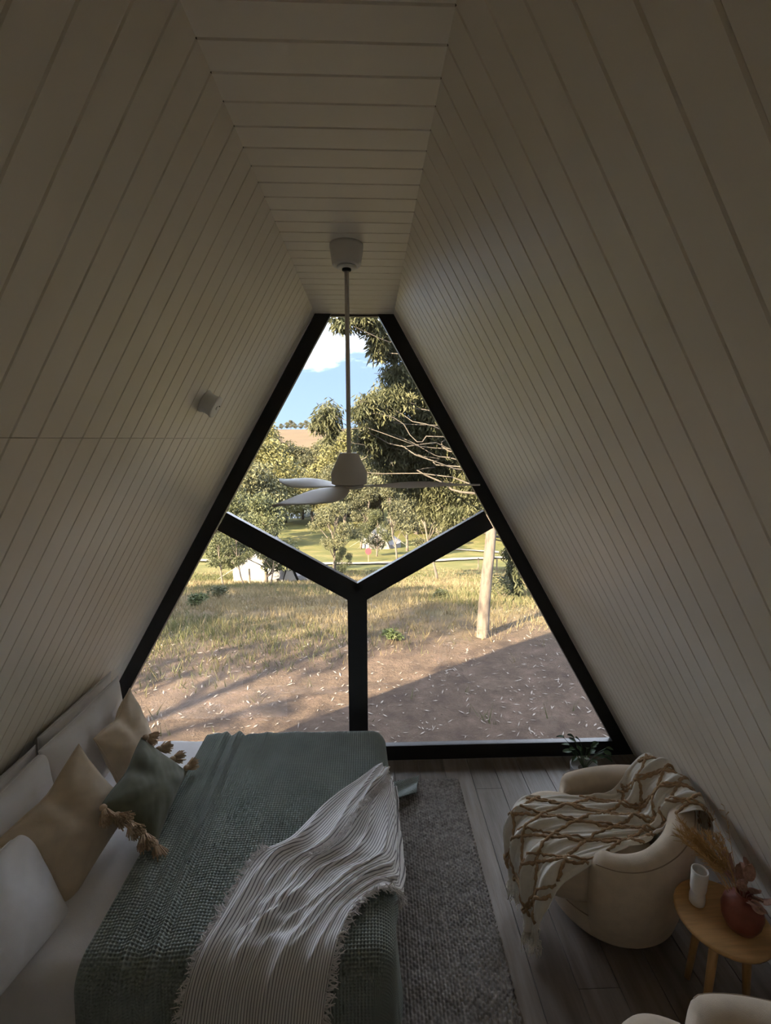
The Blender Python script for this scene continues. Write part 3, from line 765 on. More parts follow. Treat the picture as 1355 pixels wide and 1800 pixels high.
def smoke_alarm():
    p = Vector((-0.775, 2.345, 2.78)); n = Vector((math.cos(math.radians(30)), 0, -0.5))
    t = empty('smoke_alarm', p); t.rotation_euler = n.to_track_quat('Z', 'Y').to_euler(); tag(t, 'round white smoke alarm on the left sloping wall', 'smoke alarm')
    b = MB().lathe([(.056, 0), (.056, .005), (.051, .014), (.049, .030), (.050, .046), (.055, .056), (.055, .060), (.052, .063), (.045, .064), (0, .065)], 36).build('body', PLASTER, t, True)
    MB().lathe([(.010, .0645), (.010, .068), (0, .0685)], 16).build('test_button', PLASTER, b, True)
    MB().lathe([(.003, .064), (.003, .0675), (0, .0675)], 8, (.025, .01, 0)).build('indicator', BLACK, b)
smoke_alarm()

# --- the bed
BX0, BX1, BY0, BY1, BZ = -1.96, 0.075, 1.60, 3.11, 0.56
def drape(X, Y, lift=0.0, flare=0.10, r=0.07, zmin=0.02):
    X = np.asarray(X, float); Y = np.asarray(Y, float)
    cx = np.clip(X, BX0-1, BX1-r); cy = np.clip(Y, BY0+r, BY1-r); dx = X-cx; dy = Y-cy; d = np.hypot(dx, dy)
    nx = dx/np.maximum(d, 1e-9); ny = dy/np.maximum(d, 1e-9); R = r+lift; full = R*(math.pi/2-flare)
    th = np.minimum(d/R, math.pi/2-flare); e = np.maximum(d-full, 0)
    h = R*np.sin(th)+e*math.sin(flare); z = BZ+lift-R*(1-np.cos(th))-e*math.cos(flare)
    over = np.maximum(zmin-z, 0); z = np.maximum(z, zmin); h = h+over
    return np.stack([cx+nx*h, cy+ny*h, z], -1)

def bed():
    t = empty('bed', ((BX0+BX1)/2, (BY0+BY1)/2, 0)); tag(t, 'queen bed with white sheet under the left sloping wall', 'bed')
    o = np.array(t.location)
    def bx(a, b): return MB().box(np.array(a)-o, np.array(b)-o)
    bx((BX0+.02, BY0+.06, .07), (BX1-.06, BY1-.06, .28)).build('bed_base', DARKB, t)
    for x in (BX0+.1, BX1-.14):
        for y in (BY0+.12, BY1-.18): bx((x, y, 0), (x+.06, y+.06, .07)).build('leg', DARKB, t)
    m = bx((BX0+.01, BY0+.04, .28), (BX1-.05, BY1-.04, BZ-.02)).build('mattress', LINEN, t)
    b = m.modifiers.new('round', 'BEVEL'); b.width = 0.045; b.segments = 4
    # white sheet draped over it
    X, Y = np.meshgrid(np.linspace(BX0, -0.75, 130), np.linspace(BY0-.47, BY1+.40, 170), indexing='ij')
    P = drape(X, Y, -0.008, 0.05); N = grid_normals(P)
    w = 0.010*fnoise(X, Y*0.8, 31, 4, 6.0)+0.004*fnoise(X+.4*Y, Y*.3, 32, 3, 16)
    P = P+N*w[..., None]
    grid_obj('sheet', P-o, LINEN, t)
bed()

def blanket():
    t = empty('waffle_blanket', (-.5, 2.35, BZ)); tag(t, 'dark green waffle weave blanket spread over the bed', 'blanket'); o = np.array(t.location)
    cell = 0.0142; st = cell/4
    xs = np.arange(-1.13, BX1+0.44, st); ys = np.arange(BY0-0.42, BY1+0.16, st)
    X, Y = np.meshgrid(xs, ys, indexing='ij')
    Yw = Y+0.010*np.sin(3.1*X+1.0)*1.0
    Xw = X+0.010*fnoise(X, Y, 51, 2, 2.2)
    P = drape(Xw, Yw, 0.030, 0.07)
    N = grid_normals(P)
    # pleats running along the bed's width near the pillow side
    f = 0
    for c, a, wd in ((-0.985, .018, .022), (-.94, -.008, .014), (-.885, .020, .02), (-.845, -.009, .014), (-1.06, .010, .03), (-.72, .008, .03), (-.55, .006, .06)):
        f = f+a*np.exp(-((X-c-0.03*np.sin(Y*2.1+c*9))/wd)**2)
    f = f+0.006*fnoise(X, Y, 52, 3, 3.4)+0.02*np.clip((BY0-Y), 0, .5)*np.sin(X*17)+0.03*np.clip(X-BX1, 0, .5)*np.sin(Y*15)
    hole = (np.cos(2*math.pi*X/cell)*0.5+0.5)*(np.cos(2*math.pi*Y/cell)*0.5+0.5)
    f = f-0.016*np.clip(hole*2.4-.32, 0, 1)
    P = P+N*f[..., None]
    grid_obj('blanket_top', P-o, WAFFLE, t)
    # trailing corner that lies on the rug
    n = 90; a, b = np.meshgrid(np.linspace(0, 1, n), np.linspace(0, 1, n), indexing='ij')
    A = np.array((.12, 3.20)); B = np.array((.37, 3.335)); D = np.array((.13, 3.04)); C = np.array((.335, 3.15))
    q = ((1-a)*(1-b))[..., None]*A+(a*(1-b))[..., None]*B+((1-a)*b)[..., None]*D+(a*b)[..., None]*C
    z = 0.030+0.030*(1-a)**2+0.012*np.sin(b*6+1+2*a)+0.004*a*b-.006*np.clip(np.sin(a*75)*np.sin(b*65)*1.5, 0, 1)
    Pc = np.concatenate([q, z[..., None]], -1)
    c = grid_obj('trailing_corner', Pc-o, WAFFLE, t); s = c.modifiers.new('thick', 'SOLIDIFY'); s.thickness = .008
blanket()

def stripe_mat():
    m = bpy.data.materials.new('striped_linen'); m.use_nodes = True
    nt = m.node_tree; N = nt.nodes; L = nt.links; b = N['Principled BSDF']; b.inputs['Roughness'].default_value = .9; b.inputs['Sheen Weight'].default_value = .2
    uv = N.new('ShaderNodeUVMap'); sp = N.new('ShaderNodeSeparateXYZ'); L.new(uv.outputs[0], sp.inputs[0])
    mu = N.new('ShaderNodeMath'); mu.operation = 'MULTIPLY'; mu.inputs[1].default_value = 2*math.pi/0.0125; L.new(sp.outputs[0], mu.inputs[0])
    si = N.new('ShaderNodeMath'); si.operation = 'SINE'; L.new(mu.outputs[0], si.inputs[0])
    rp = N.new('ShaderNodeValToRGB'); e = rp.color_ramp.elements; e[0].position = .12; e[1].position = .32
    e[0].color = (.24, .225, .23, 1); e[1].color = (.88, .86, .85, 1)
    mr = N.new('ShaderNodeMapRange'); mr.inputs[1].default_value = -1; mr.inputs[2].default_value = 1; L.new(si.outputs[0], mr.inputs[0]); L.new(mr.outputs[0], rp.inputs[0])
    L.new(rp.outputs[0], b.inputs['Base Color']); return m
STRIPE = stripe_mat()
FRINGEW = mat('pale_fringe', (.88, .85, .84), .95, noise=.15, nscale=60)

def fringe(name, pts, dirs, m, parent, o, ln=.04, per=3, rad=.0022, seed=1, spread=.35, down=0.0):
    r = np.random.default_rng(seed); mb = MB()
    for p, d in zip(pts, dirs):
        for _ in range(per):
            p0 = np.array(p)+r.normal(0, .004, 3); q = np.array(d)+r.normal(0, spread, 3); q[2] -= down; q /= np.linalg.norm(q)
            l = ln*r.uniform(.6, 1.25); mid = p0+q*l*.5+r.normal(0, .12*l, 3); end = p0+q*l+r.normal(0, .15*l, 3)
            mb.tube([p0-o, mid-o, end-o], [rad, rad*1.1, rad*.5], 4, False)
    return tag(mb.build(name, m, parent), kind='stuff')

def bed_throw():
    t = empty('striped_throw', (-.3, 2.0, BZ)); tag(t, 'pale striped linen throw with fringed edges tossed over the bed corner', 'throw'); o = np.array(t.location)
    n, k = 300, 150
    Lf = catmull([(.085, 2.72), (-.04, 2.60), (-.22, 2.41), (-.40, 2.17), (-.545, 2.06), (-.61, 1.83), (-.68, 1.62), (-.725, 1.40), (-.745, 1.10)], n)
    Rt = catmull([(.22, 2.64), (.27, 2.48), (.30, 2.32), (.31, 2.16), (.30, 2.02), (.22, 1.93), (.08, 1.88), (-.05, 1.80), (-.12, 1.68), (-.165, 1.52), (-.185, 1.32), (-.20, 1.10)], n)
    u = np.linspace(0, 1, k)[None, :]; v = np.linspace(0, 1, n)[:, None]
    Q = Lf[:, None, :]*(1-u[..., None])+Rt[:, None, :]*u[..., None]
    X, Y = Q[..., 0], Q[..., 1]
    X = X+0.012*fnoise(u*3+0*v, v*6+0*u, 61, 3, 2.0)
    P = drape(X, Y, 0.060, 0.16); N = grid_normals(P); N = np.where((N[..., 2:3] < -0.2), -N, N)
    w1 = fnoise(u*2.2+0*v, v*4.0+0*u, 63, 3, 1.5); w2 = fnoise(u*4+0*v, v*9+0*u, 64, 3, 1.3)
    ph = u*20+2.6*w1+1.2*np.sin(v*6.5+1)
    rid = lambda q: 1-np.abs(np.sin(q))
    amp = 0.6+0.5*w2
    f = 0.040*amp*(rid(ph*.5)**1.8-0.26)+0.017*(rid(ph*1.15+2*w2)**2-.33)*(1-.4*w1)+0.0045*fnoise(u*14+0*v, v*34+0*u, 62, 4, 1.6)
    f = f+0.012*np.clip(w2, 0, 1)*np.sin(v*70+6*w1+9*u)*np.exp(-((v-.62)/.16)**2)
    f = f*np.where(v > .80, 1-.5*np.clip((v-.80)/.1, 0, 1), 1)
    # one fringed edge is folded back over the cloth
    fold = np.exp(-((u-(0.30-0.12*v))/0.035)**2)*np.clip(1-v/0.5, 0, 1); f = f+0.020*fold
    f = f*np.clip(np.minimum(u, 1-u)*14, 0.35, 1)
    P = P+N*f[..., None]; P[..., 2] = np.maximum(P[..., 2], .03)
    arc = u*0.62+0*v
    uv = np.stack([arc+0.006*w2, v*1.9+0*u], -1)
    c = grid_obj('cloth', P-o, STRIPE, t, uv); s = c.modifiers.new('thick', 'SOLIDIFY'); s.thickness = .004; s.offset = -1
    e = np.arange(int(n*.46), n, 2)
    dl = P[e, 0]-P[e, 6]; dl /= np.linalg.norm(dl, axis=1, keepdims=True)
    fringe('fringe', P[e, 0], dl, FRINGEW, t, o, .032, 4, .0026, 3, .5, .2)
    e = np.arange(20, n, 2); dr = P[e, -1]-P[e, -7]; dr /= np.linalg.norm(dr, axis=1, keepdims=True)
    fringe('fringe', P[e, -1], dr, FRINGEW, t, o, .032, 4, .0026, 4, .5, .2)
    # the folded-back fringe lying on top
    ee = np.arange(16, 140, 2); uj = ((0.36-0.14*ee/n)*k).astype(int); pts = P[ee, uj]+N[ee, uj]*.012
    dd = P[ee, np.minimum(uj+5, k-1)]-P[ee, uj]; dd /= np.linalg.norm(dd, axis=1, keepdims=True)
    fringe('fringe', pts, dd, FRINGEW, t, o, .028, 4, .0026, 5, .5, 0)
bed_throw()

# --- pillows and cushions
def cushion_mesh(name, w, h, t, m, seed, pinch=.10, dent=0.0, n=56, puff=.5, wr=.007):
    a, b = np.meshgrid(np.linspace(-1, 1, n), np.linspace(-1, 1, n), indexing='ij')
    # finer at the rim
    a = np.sign(a)*(1-(1-np.abs(a))**1.3); b = np.sign(b)*(1-(1-np.abs(b))**1.3)
    pr = ((1-a**2)*(1-b**2))**puff*(1-.12*(a*b)**2)
    X = w/2*a*(1-pinch*(1-b**2)); Y = h/2*b*(1-pinch*(1-a**2))
    if dent: Y = Y-dent*np.exp(-(a/.38)**2)*np.clip((b+.1)/1.1, 0, 1)**2
    ang = np.arctan2(b, a); rr = np.hypot(a, b)
    wrk = wr*fnoise(a*2, b*2, seed, 4, 2.2)+wr*.9*np.sin(ang*9+seed+3*rr)*np.clip(rr-.35, 0, 1)
    edge = np.clip((1-np.maximum(np.abs(a), np.abs(b)))*6, 0, 1)
    if dent: pr = pr*(1-.35*np.exp(-((a/.25)**2))*np.clip(b+.2, 0, 1))
    Zf = t/2*pr+wrk*edge; Zb = -t/2*pr+wrk*.5*edge
    V = np.concatenate([np.stack([X, Y, Zf], -1).reshape(-1, 3), np.stack([X, Y, Zb], -1).reshape(-1, 3)])
    F = np.concatenate([grid_faces(n, n), grid_faces(n, n)[:, ::-1]+n*n])
    # weld rims
    idx = np.arange(2*n*n); g = np.arange(n*n).reshape(n, n); rim = np.unique(np.concatenate([g[0], g[-1], g[:, 0], g[:, -1]])); idx[rim+n*n] = rim
    F = idx[F]; me = mesh_data(name, V, F, True); me.materials.append(m); return me

def stand(o, c, wdir, hdir):
    wdir = Vector(wdir).normalized(); hdir = Vector(hdir); hdir = (hdir-hdir.dot(wdir)*wdir).normalized(); n = wdir.cross(hdir)
    Mx = Matrix((wdir, hdir, n)).transposed().to_4x4(); Mx.translation = Vector(c); o.matrix_world = Mx; return o

def pillow(name, c, wd, hd, w, h, t, m, seed, label, cat, group, **kw):
    e = empty(name); stand(e, c, wd, hd); tag(e, label, cat, group)
    b = inst('cover', cushion_mesh('cover', w, h, t, m, seed, **kw), e)
    # piped seam round the rim
    mb = MB(); q = np.linspace(-1, 1, 13); pinch = kw.get('pinch', .1); dent = kw.get('dent', 0)
    rimp = [(s, -1) for s in q]+[(1, s) for s in q[1:]]+[(s, 1) for s in q[::-1][1:]]+[(-1, s) for s in q[::-1][1:]]
    pts = []
    for A, B in rimp:
        y = h/2*B*(1-pinch*(1-A*A))-(dent*math.exp(-(A/.38)**2) if B > .99 else dent*math.exp(-(A/.38)**2)*max(0, (B+.1)/1.1)**2 if dent else 0)
        pts.append((w/2*A*(1-pinch*(1-B*B)), y, 0))
    mb.tube(pts, .0035, 5, False); mb.build('seam', m, e, True)
    return e

GP = 'white pillows along the head of the bed'
pillow('pillow', (-1.775, 2.72, .82), (0, 1, 0), (.14, 0, 1), .72, .48, .13, LINEN, 1, 'white pillow against the wall at the window end', 'pillow', GP, pinch=.05, puff=.4)
pillow('pillow', (-1.775, 1.98, .80), (0, 1, 0), (.14, 0, 1), .72, .46, .13, LINEN, 2, 'white pillow against the wall at the near end', 'pillow', GP, pinch=.05, puff=.4)
pillow('pillow', (-1.64, 2.62, .815), (0.02, 1, .02), (-.06, 0, 1), .74, .50, .16, LINEN, 3, 'white pillow in the front row beside the window frame', 'pillow', GP, pinch=.05, puff=.4)
pillow('pillow', (-1.65, 1.95, .80), (0, 1, 0), (-.06, 0, 1), .70, .48, .17, LINEN, 4, 'white pillow in the front row behind the nearer beige cushion', 'pillow', GP, pinch=.05, puff=.4)
pillow('pillow', (-1.46, 1.66, .74), (.12, 1, -.1), (-.5, .12, 1), .50, .44, .20, LINEN, 5, 'plump cream white pillow nearest the camera at the left edge', 'pillow', GP, pinch=.06, puff=.45)
GB = 'beige cushions on the bed'
pillow('cushion', (-1.475, 2.72, .785), (-.05, 1, .10), (-.28, .08, 1), .46, .44, .17, BEIGE, 6, 'beige linen cushion with pointed corner nearest the window', 'cushion', GB, pinch=.10, dent=.03)
pillow('cushion', (-1.43, 2.10, .78), (.16, 1, .26), (-.42, .08, 1), .50, .48, .19, BEIGE, 7, 'beige linen cushion in front, left of the green tasselled one', 'cushion', GB, pinch=.10, dent=.02)

def tasselled_cushion():
    c = Vector((-1.20, 2.37, .745)); wd = (-.06, 1, .06); hd = (-.75, -.02, .78)
    w, h = .50, .34
    e = pillow('cushion', c, wd, hd, w, h, .15, OLIVE, 8, 'olive green lumbar cushion with wool tassels on both ends', 'cushion', None, pinch=.06, dent=.015)
    r = np.random.default_rng(5)
    def tassel(p, d, s):
        te = MB(); d = Vector(d).normalized()
        te.lathe([(0, -.018), (.013, -.014), (.018, 0), (.013, .014), (0, .018)], 12)
        o = te.build('tassel', TASSEL, e, True); o.location = p; o.rotation_euler = d.to_track_quat('Z', 'Y').to_euler()
        mb = MB()
        for _ in range(90):
            q = r.uniform(0, 6.283); k = r.random()**.5; l = r.uniform(.055, .08)*s
            mb.tube([(0, 0, .008), (.020*k*math.cos(q), .020*k*math.sin(q), .022), (.040*s*k*math.cos(q+.2), .040*s*k*math.sin(q+.2), l)], [.0024, .0032, .0028], 4)
        mb.build('skirt', TASSEL, o)
    for i, b in enumerate(np.linspace(-.92, .92, 5)):
        tassel((-w/2*(1-.06*(1-b*b))-.008, h/2*b, .012), (-.62, -.62+r.normal(0, .2), .22+r.normal(0, .15)), 1.1)
    for i, b in enumerate((-.9, -.3, .3, .9)):
        tassel((w/2*(1-.06*(1-b*b))+.008, h/2*b, .012), (.6, -.62+r.normal(0, .2), .12), .95)
tasselled_cushion()

# --- rug
def rug():
    st = .0045; xs = np.arange(-.55, .675, st); ys = np.arange(1.0, 3.33, st)
    X, Y = np.meshgrid(xs, ys, indexing='ij')
    px, py = .017, .026
    row = np.floor(X/px); yy = Y+np.where(row % 2 == 0, 0, py/2)+.004*fnoise(X, Y, 71, 2, 9)
    f = np.abs(np.sin(math.pi*X/px))**.6*np.abs(np.sin(math.pi*yy/py))**.5
    Z = .004+.009*f*(1+.25*fnoise(X, Y, 72, 3, 30))
    ex = .006*np.sin(Y*210); Xe = X+ex*(X > .66)
    P = np.stack([Xe, Y, Z], -1); P[0, :, 2] = 0; P[-1, :, 2] = 0; P[:, 0, 2] = 0; P[:, -1, 2] = 0
    o = grid_obj('rug', P, RUGM); tag(o, 'grey brown chunky braided wool rug beside the bed', 'rug')
rug()

# --- tub chairs
def chair_mesh_parts():
    D = {}
    # wrap-around back: sweep a rounded section round a horseshoe, high at the back (+x), low at the arm fronts
    n, k = 73, 26; tm = math.radians(128); th = np.linspace(-tm, tm, n); P = np.zeros((n, k, 3))
    for i, q in enumerate(th):
        e = abs(q)/tm
        H = .565+.175*(0.5+0.5*math.cos(min(1, e*1.08)*math.pi))
        end = max(0, (e-.90)/.10); sc = math.sqrt(max(1e-4, 1-end**2))
        ht = .066*max(.05, sc); Rm = .318
        H = H-.10*(1-sc)
        zb = .10
        sec = []
        for j in range(k):
            # parameter round the section: outer wall up, over the top, inner wall down
            u = j/(k-1)
            if u < .38:
                v = u/.38; z = zb+(H-ht-zb)*v; rho = Rm+ht+.012*math.sin(v*math.pi)-.045*(1-v)**2
            elif u < .68:
                v = (u-.38)/.30*math.pi; z = H-ht+ht*math.sin(v); rho = Rm+ht*math.cos(v)
            else:
                v = (u-.68)/.32; z = (H-ht)-(H-ht-.22)*v; rho = Rm-ht-.01*math.sin(v*math.pi)
            sec.append((rho*math.cos(q)*1.0, rho*math.sin(q), z))
        P[i] = sec
    V = P.reshape(-1, 3); F = [tuple(f) for f in grid_faces(n, k)[:, ::-1]]
    F.append(tuple(range(k))); F.append(tuple(range((n-1)*k+k-1, (n-1)*k-1, -1)))
    F += [((i+1)*k, i*k, i*k+k-1, (i+1)*k+k-1) for i in range(n-1)]
    me = mesh_data('backrest', V, F, True); me.materials.append(BOUCLE); D['backrest'] = me
    # seam along the outer rim of the back
    mb = MB(); mb.tube([tuple(P[i, 11]) for i in range(2, n-2)], .0028, 5); me = mesh_data('seam', mb.v, mb.f, True); me.materials.append(SEAM); D['seam'] = me
    # lower body
    mb = MB(); mb.lathe([(.27, .045), (.30, .05), (.325, .08), (.338, .16), (.345, .235), (.338, .27), (.30, .285), (0, .285)], 56); me = mesh_data('body', mb.v, mb.f, True); me.materials.append(BOUCLE); D['body'] = me
    mb = MB(); mb.tube([(.348*math.cos(a), .348*math.sin(a), .215+.02*math.cos(a)) for a in np.linspace(0, 2*math.pi, 60)], .003, 5, False); me = mesh_data('body_seam', mb.v, mb.f, True); me.materials.append(SEAM); D['body_seam'] = me
    mb = MB(); mb.lathe([(.235, 0), (.245, .004), (.245, .03), (.235, .05)], 48); me = mesh_data('swivel_base', mb.v, mb.f, True); me.materials.append(DARKB); D['swivel_base'] = me
    # seat cushion: superellipse, pushed forward (-x)
    V = []; F = []; ns = 64
    pr = [(.80, .262), (.95, .27), (1.0, .30), (1.012, .36), (1.0, .415), (.955, .45), (.86, .468), (.6, .478), (.25, .482), (.01, .483)]
    for (s, z) in pr:
        for a in np.linspace(0, 2*math.pi, ns, endpoint=False):
            c, q = math.cos(a), math.sin(a); ex = 2/2.7
            x = math.copysign(abs(c)**ex, c)*.335*s-.145; y = math.copysign(abs(q)**ex, q)*.285*s
            if x < -.2: y *= 1+.12*min(1, (-.2-x)/.2)
            V.append((x, y, z))
    F = [(i*ns+j, i*ns+(j+1) % ns, (i+1)*ns+(j+1) % ns, (i+1)*ns+j) for i in range(len(pr)-1) for j in range(ns)]+[tuple(range(ns-1, -1, -1))]
    me = mesh_data('seat_cushion', V, F, True); me.materials.append(BOUCLE); D['seat_cushion'] = me
    return D
CH = chair_mesh_parts()
def tub_chair(x, y, rz, label):
    t = empty('tub_chair', (x, y, 0), rz); tag(t, label, 'armchair', 'beige tub chairs')
    for kx in ('backrest', 'body', 'seat_cushion', 'swivel_base'): inst(kx, CH[kx], t)
    inst('seam', CH['seam'], t.children[0]); inst('seam', CH['body_seam'], t.children[1])
    return t
C1 = (1.335, 2.315); R1 = math.radians(-8)
tub_chair(C1[0], C1[1], R1, 'beige tub chair by the window with a patterned throw on it')
C2 = (1.245, 1.09); R2 = math.radians(-24)
tub_chair(C2[0], C2[1], R2, 'beige tub chair cut off at the bottom right corner')

def chair_throw():
    t = empty('patterned_throw', (C1[0], C1[1], .5)); tag(t, 'cream throw with tan tufted lattice and tassels over the tub chair', 'throw'); o = np.array(t.location)
    ca, sa = math.cos(R1), math.sin(R1)
    def W(p): return (C1[0]+ca*p[0]-sa*p[1], C1[1]+sa*p[0]+ca*p[1], p[2])
    # stations in chair space: near edge, middle, far edge
    S = [((.43, -.16, .52), (.44, .00, .50), (.37, .22, .52)),
         ((.41, -.17, .69), (.405, .01, .68), (.34, .245, .68)),
         ((.335, -.19, .770), (.335, .02, .785), (.26, .255, .755)),
         ((.245, -.15, .69), (.245, .02, .70), (.165, .235, .67)),
         ((.205, -.12, .57), (.19, .00, .56), (.10, .20, .57)),
         ((.12, -.14, .518), (.10, .00, .525), (.02, .18, .52)),
         ((-.05, -.21, .515), (-.08, -.03, .522), (-.14, .17, .515)),
         ((-.25, -.325, .50), (-.30, -.07, .515), (-.33, .16, .51)),
         ((-.37, -.385, .46), (-.465, -.11, .485), (-.48, .145, .48)),
         ((-.44, -.42, .34), (-.525, -.14, .37), (-.54, .12, .36)),
         ((-.455, -.415, .21), (-.52, -.18, .23), (-.545, .06, .22)),
         ((-.455, -.40, .085), (-.505, -.21, .14), (-.535, .01, .11))]
    n, k = 240, 110
    E = [catmull([W(s[j]) for s in S], n) for j in range(3)]
    u = np.linspace(0, 1, k)[None, :, None]; v = np.linspace(0, 1, n)[:, None]
    P = E[0][:, None]*(2*(u-.5)*(u-1))+E[1][:, None]*(4*u*(1-u))+E[2][:, None]*(2*u*(u-.5))
    N = grid_normals(P); 
    mid = N[n//2, k//2]; N = N if mid[2] > 0 else -N
    u = u[..., 0]
    w1 = fnoise(u*2.4+0*v, v*4.5+0*u, 83, 3, 1.5); w2 = fnoise(u*4+0*v, v*9+0*u, 84, 3, 1.3)
    ph = u*24+3.0*w1
    rid = lambda q: 1-np.abs(np.sin(q))
    f = .040*(.65+.5*w2)*(rid(ph*.5)**1.3-.22)+.010*(rid(ph*1.3+2*w2)**2-.3)+.005*fnoise(u*9+0*v, v*20+0*u, 81, 3, 1.4)
    f = np.maximum(f, -.004)
    drop = np.clip((v-.72)/.2, 0, 1); f = f*(1+.5*drop)
    P = P+N*f[..., None]
    # gather the hanging ends into two tails
    g = np.clip((v-.80)/.2, 0, 1)
    tail = np.where(u < .52, .20, .86); P2 = P.copy()
    idx = (np.clip(tail+(u-tail)*.62, 0, 1)*(k-1)); i0 = np.clip(idx.astype(int), 0, k-2); fr = (idx-i0)[..., None]
    rows = np.arange(n)[:, None]; pt = P[rows, i0]*(1-fr)+P[rows, i0+1]*fr
    pt = pt+N*(.014*np.sin(u*60))[..., None]*g[..., None]
    P = P*(1-g[..., None])+pt*g[..., None]
    P[..., 2] = np.maximum(P[..., 2], .02)
    c = grid_obj('cloth', P-o, CREAM, t); s = c.modifiers.new('thick', 'SOLIDIFY'); s.thickness = .004; s.offset = -1
    # tufted lattice: fuzzy cords that follow the cloth
    mb = MB(); N = grid_normals(P); N = N if N[n//2, k//2, 2] > 0 else -N
    def cord(us, vs, rad=.0085):
        pts = []; last = None
        for a, b in zip(us, vs):
            if not (0.02 <= a <= .98 and 0.02 <= b <= .93): 
                if len(pts) > 3: mb.tube(pts, rr(len(pts), rad), 6)
                pts = []; continue
            i = int(round(b*(n-1))); j = int(round(a*(k-1))); pts.append(P[i, j]+N[i, j]*.006-o)
        if len(pts) > 3: mb.tube(pts, rr(len(pts), rad), 6)
    q = np.random.default_rng(9)
    def rr(m, rad): return list(rad*(1+.35*np.sin(np.arange(m)*2.2+q.uniform(0, 6))*q.uniform(.6, 1.2, m)))
    s = np.linspace(0, 1, 150)
    for c0 in np.arange(-1.6, 1.1, .27):
        cord(c0+1.75*s, s); cord(c0+.07+1.75*(1-s), s)
        cord(c0+.045+1.75*s+.02*np.sin(s*19), s, .0065)
    tag(mb.build('tufted_lattice', TUFT, t, True), 'tan tufted lattice', kind='stuff')
    e = np.arange(2, k-2, 2); d = P[-1, e]-P[-6, e]; d /= np.linalg.norm(d, axis=1, keepdims=True)
    fringe('fringe', P[-1, e], d, CREAM, t, o, .075, 3, .0035, 12, .18, .5)
chair_throw()

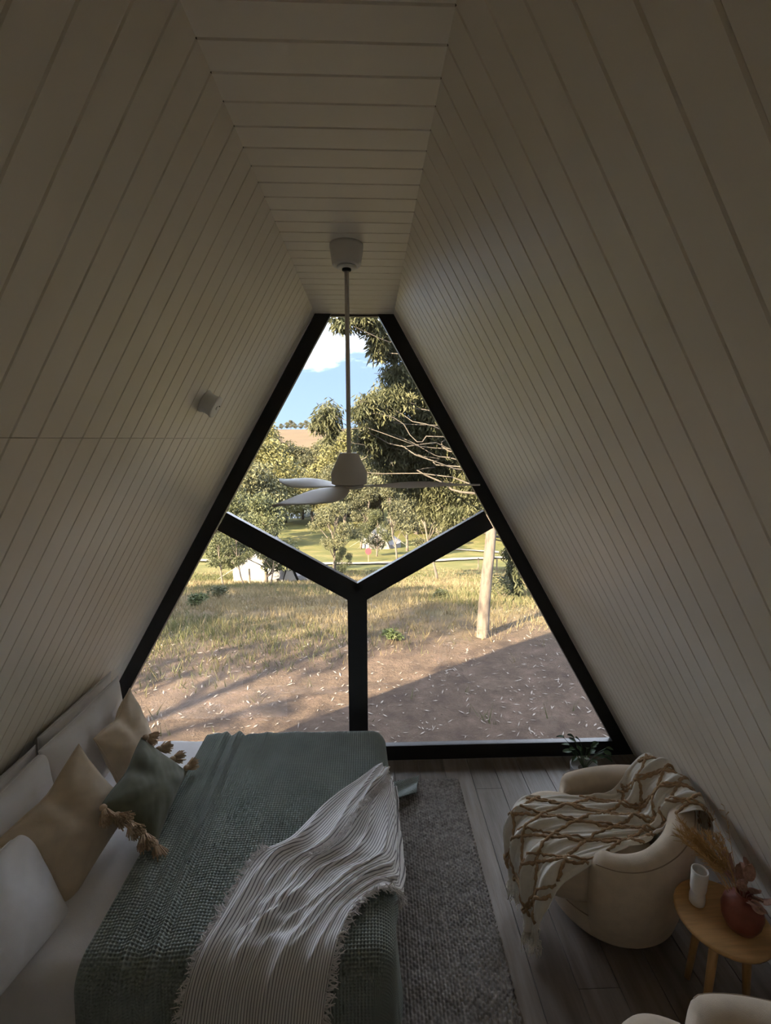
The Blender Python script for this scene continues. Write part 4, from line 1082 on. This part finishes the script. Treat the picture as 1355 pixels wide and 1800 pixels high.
# --- side table with two vases
TZ = .50; TX, TY, TR = 1.562, 1.782, .188
def side_table():
    t = empty('side_table', (TX, TY, 0)); tag(t, 'small round oak side table between the two tub chairs', 'table')
    MB().lathe([(TR-.012, TZ-.022), (TR-.002, TZ-.018), (TR, TZ-.010), (TR-.003, TZ-.002), (TR-.008, TZ), (0, TZ)], 64).build('table_top', OAK, t, True)
    for a in (100, 220, 340):
        c, s = math.cos(math.radians(a)), math.sin(math.radians(a))
        m = MB(); m.tube([(c*.095, s*.095, TZ-.02), (c*.115, s*.115, .25), (c*.135, s*.135, 0)], [.020, .017, .013], 10); m.build('leg', OAK, t, True)
    MB().lathe([(.05, TZ-.034), (.11, TZ-.034), (.115, TZ-.022)], 32).build('apron', OAK, t, True)
side_table()
def vases():
    x, y = 1.487, 1.845
    v = empty('bud_vase', (x, y, TZ)); tag(v, 'white ceramic two-tier bud vase on the side table', 'vase')
    MB().lathe([(.0, .0), (.026, .0), (.031, .006), (.0325, .030), (.030, .052), (.025, .060), (.031, .070), (.033, .085), (.0345, .165), (.034, .172), (.030, .172), (.0285, .16), (.028, .08), (.0, .078)], 40).build('body', CERAM, v, True)
    x, y = 1.604, 1.733
    v = empty('round_vase', (x, y, TZ)); tag(v, 'dark terracotta vase holding dried leaves on the side table', 'vase')
    MB().lathe([(0, 0), (.044, 0), (.057, .008), (.073, .044), (.078, .082), (.071, .118), (.053, .145), (.033, .156), (.028, .162), (.032, .170), (.028, .170), (.022, .160), (.02, .12), (0, .1)], 44).build('body', TERRA, v, True)
    r = np.random.default_rng(15); top = np.array((x, y, TZ+.15))
    b = empty('dried_arrangement', (x, y, TZ+.15)); tag(b, 'dried arrangement of copper leaves and grass plumes in the terracotta vase', 'dried flowers')
    # rounded papery leaves
    for i in range(14):
        a = r.uniform(-2.6, 2.0); el = r.uniform(.15, 1.25); d = np.array((math.cos(a)*math.cos(el), math.sin(a)*math.cos(el), math.sin(el))); d[0] = min(d[0], .12); d /= np.linalg.norm(d); ln = r.uniform(.03, .10)
        c = d*ln; s = np.cross(d, r.normal(size=3)); s /= np.linalg.norm(s); nrm = np.cross(d, s); L = r.uniform(.060, .085); Wd = L*.60
        n = 9; A, B = np.meshgrid(np.linspace(-1, 1, n), np.linspace(0, 1, 9), indexing='ij')
        wd = np.sqrt(np.clip(1-(2*B-1)**2, 0, 1))*Wd*.5
        Pp = c+(B[..., None]*L)*d+(A*wd)[..., None]*s+((A**2*.010+.004*np.sin(A*9))-.012*B**2)[..., None]*nrm
        lf = grid_obj('leaf', Pp, DRIED, b); sd = lf.modifiers.new('t', 'SOLIDIFY'); sd.thickness = .0015
        m = MB(); m.tube([(0, 0, -.08), tuple(c*.5), tuple(c)], .0015, 4); m.build('stem', DRIED, lf)
    # feathery plumes towards the window
    for i in range(12):
        a = math.radians(r.uniform(85, 160)); ln = r.uniform(.20, .34); d = np.array((math.cos(a)*.72, math.sin(a)*.8, r.uniform(.40, .85))); d /= np.linalg.norm(d)
        m = MB(); mid = d*ln*.6; tip = d*ln+np.array((0, .01, -.03)); m.tube([(0, 0, -.08), tuple(mid), tuple(tip)], [.0016, .0014, .0006], 4)
        for q in np.linspace(.40, 1, 90):
            p = (1-q)*0+d*ln*q+np.array((0, .01, -.03))*q**2; dd = d+r.normal(0, .45, 3); dd /= np.linalg.norm(dd); m.tube([p, p+dd*.036*r.uniform(.5, 1.3)], [.0018, .0007], 3, False)
        m.build('plume', PAMPAS, b)
    for i in range(5):
        a = math.radians(r.uniform(95, 165)); d = np.array((math.cos(a)*.45, math.sin(a)*.5, .9)); d /= np.linalg.norm(d); ln = r.uniform(.24, .36)
        m = MB(); bend = np.array((r.normal(0, .05), r.normal(0, .05), 0)); m.tube([(0, 0, -.08), tuple(d*ln*.5), tuple(d*ln+bend)], [.0014, .0012, .0007], 4)
        for q in np.linspace(.6, 1, 9):
            p = d*ln*q+bend*q*q; dd = d+r.normal(0, .6, 3); dd /= np.linalg.norm(dd); m.tube([p, p+dd*.022], [.001, .0018], 3)
        m.build('twig', PAMPAS, b)
vases()

def house_plant():
    x, y = 1.60, 3.20; t = empty('potted_plant', (x, y, 0)); tag(t, 'leafy potted plant hidden behind the tub chair at the window corner', 'plant')
    p = MB().lathe([(0, 0), (.075, 0), (.085, .01), (.10, .17), (.104, .18), (.096, .18), (.09, .16), (0, .155)], 32).build('pot', POTM, t, True)
    MB().lathe([(0, .158), (.09, .157)], 24).build('soil', SOIL, p)
    r = np.random.default_rng(4)
    for i in range(22):
        a = r.uniform(0, 6.283); el = r.uniform(.5, 1.4); ln = r.uniform(.10, .24); d = np.array((math.cos(a)*math.cos(el), math.sin(a)*math.cos(el), math.sin(el)))
        c = np.array((0, 0, .16))+d*ln; dd = d+np.array((0, 0, -.7)); dd /= np.linalg.norm(dd); s = np.cross(dd, (0, 0, 1)); s /= np.linalg.norm(s)
        A, B = np.meshgrid(np.linspace(-1, 1, 5), np.linspace(0, 1, 6), indexing='ij'); L = r.uniform(.05, .075)
        Pp = c+(B[..., None]*L)*dd+(A*np.sin(np.pi*np.clip(B*.95+.03, 0, 1))*L*.33)[..., None]*s+(np.abs(A)*.008-.02*B**2)[..., None]*np.array((0, 0, 1.))
        lf = grid_obj('leaf', Pp, GREENPL, t); m = MB(); m.tube([(0, 0, .15), tuple(c*np.array((.5, .5, .75))+np.array((0, 0, .03))), tuple(c)], .002, 4); m.build('stalk', GREENPL, lf)
house_plant()
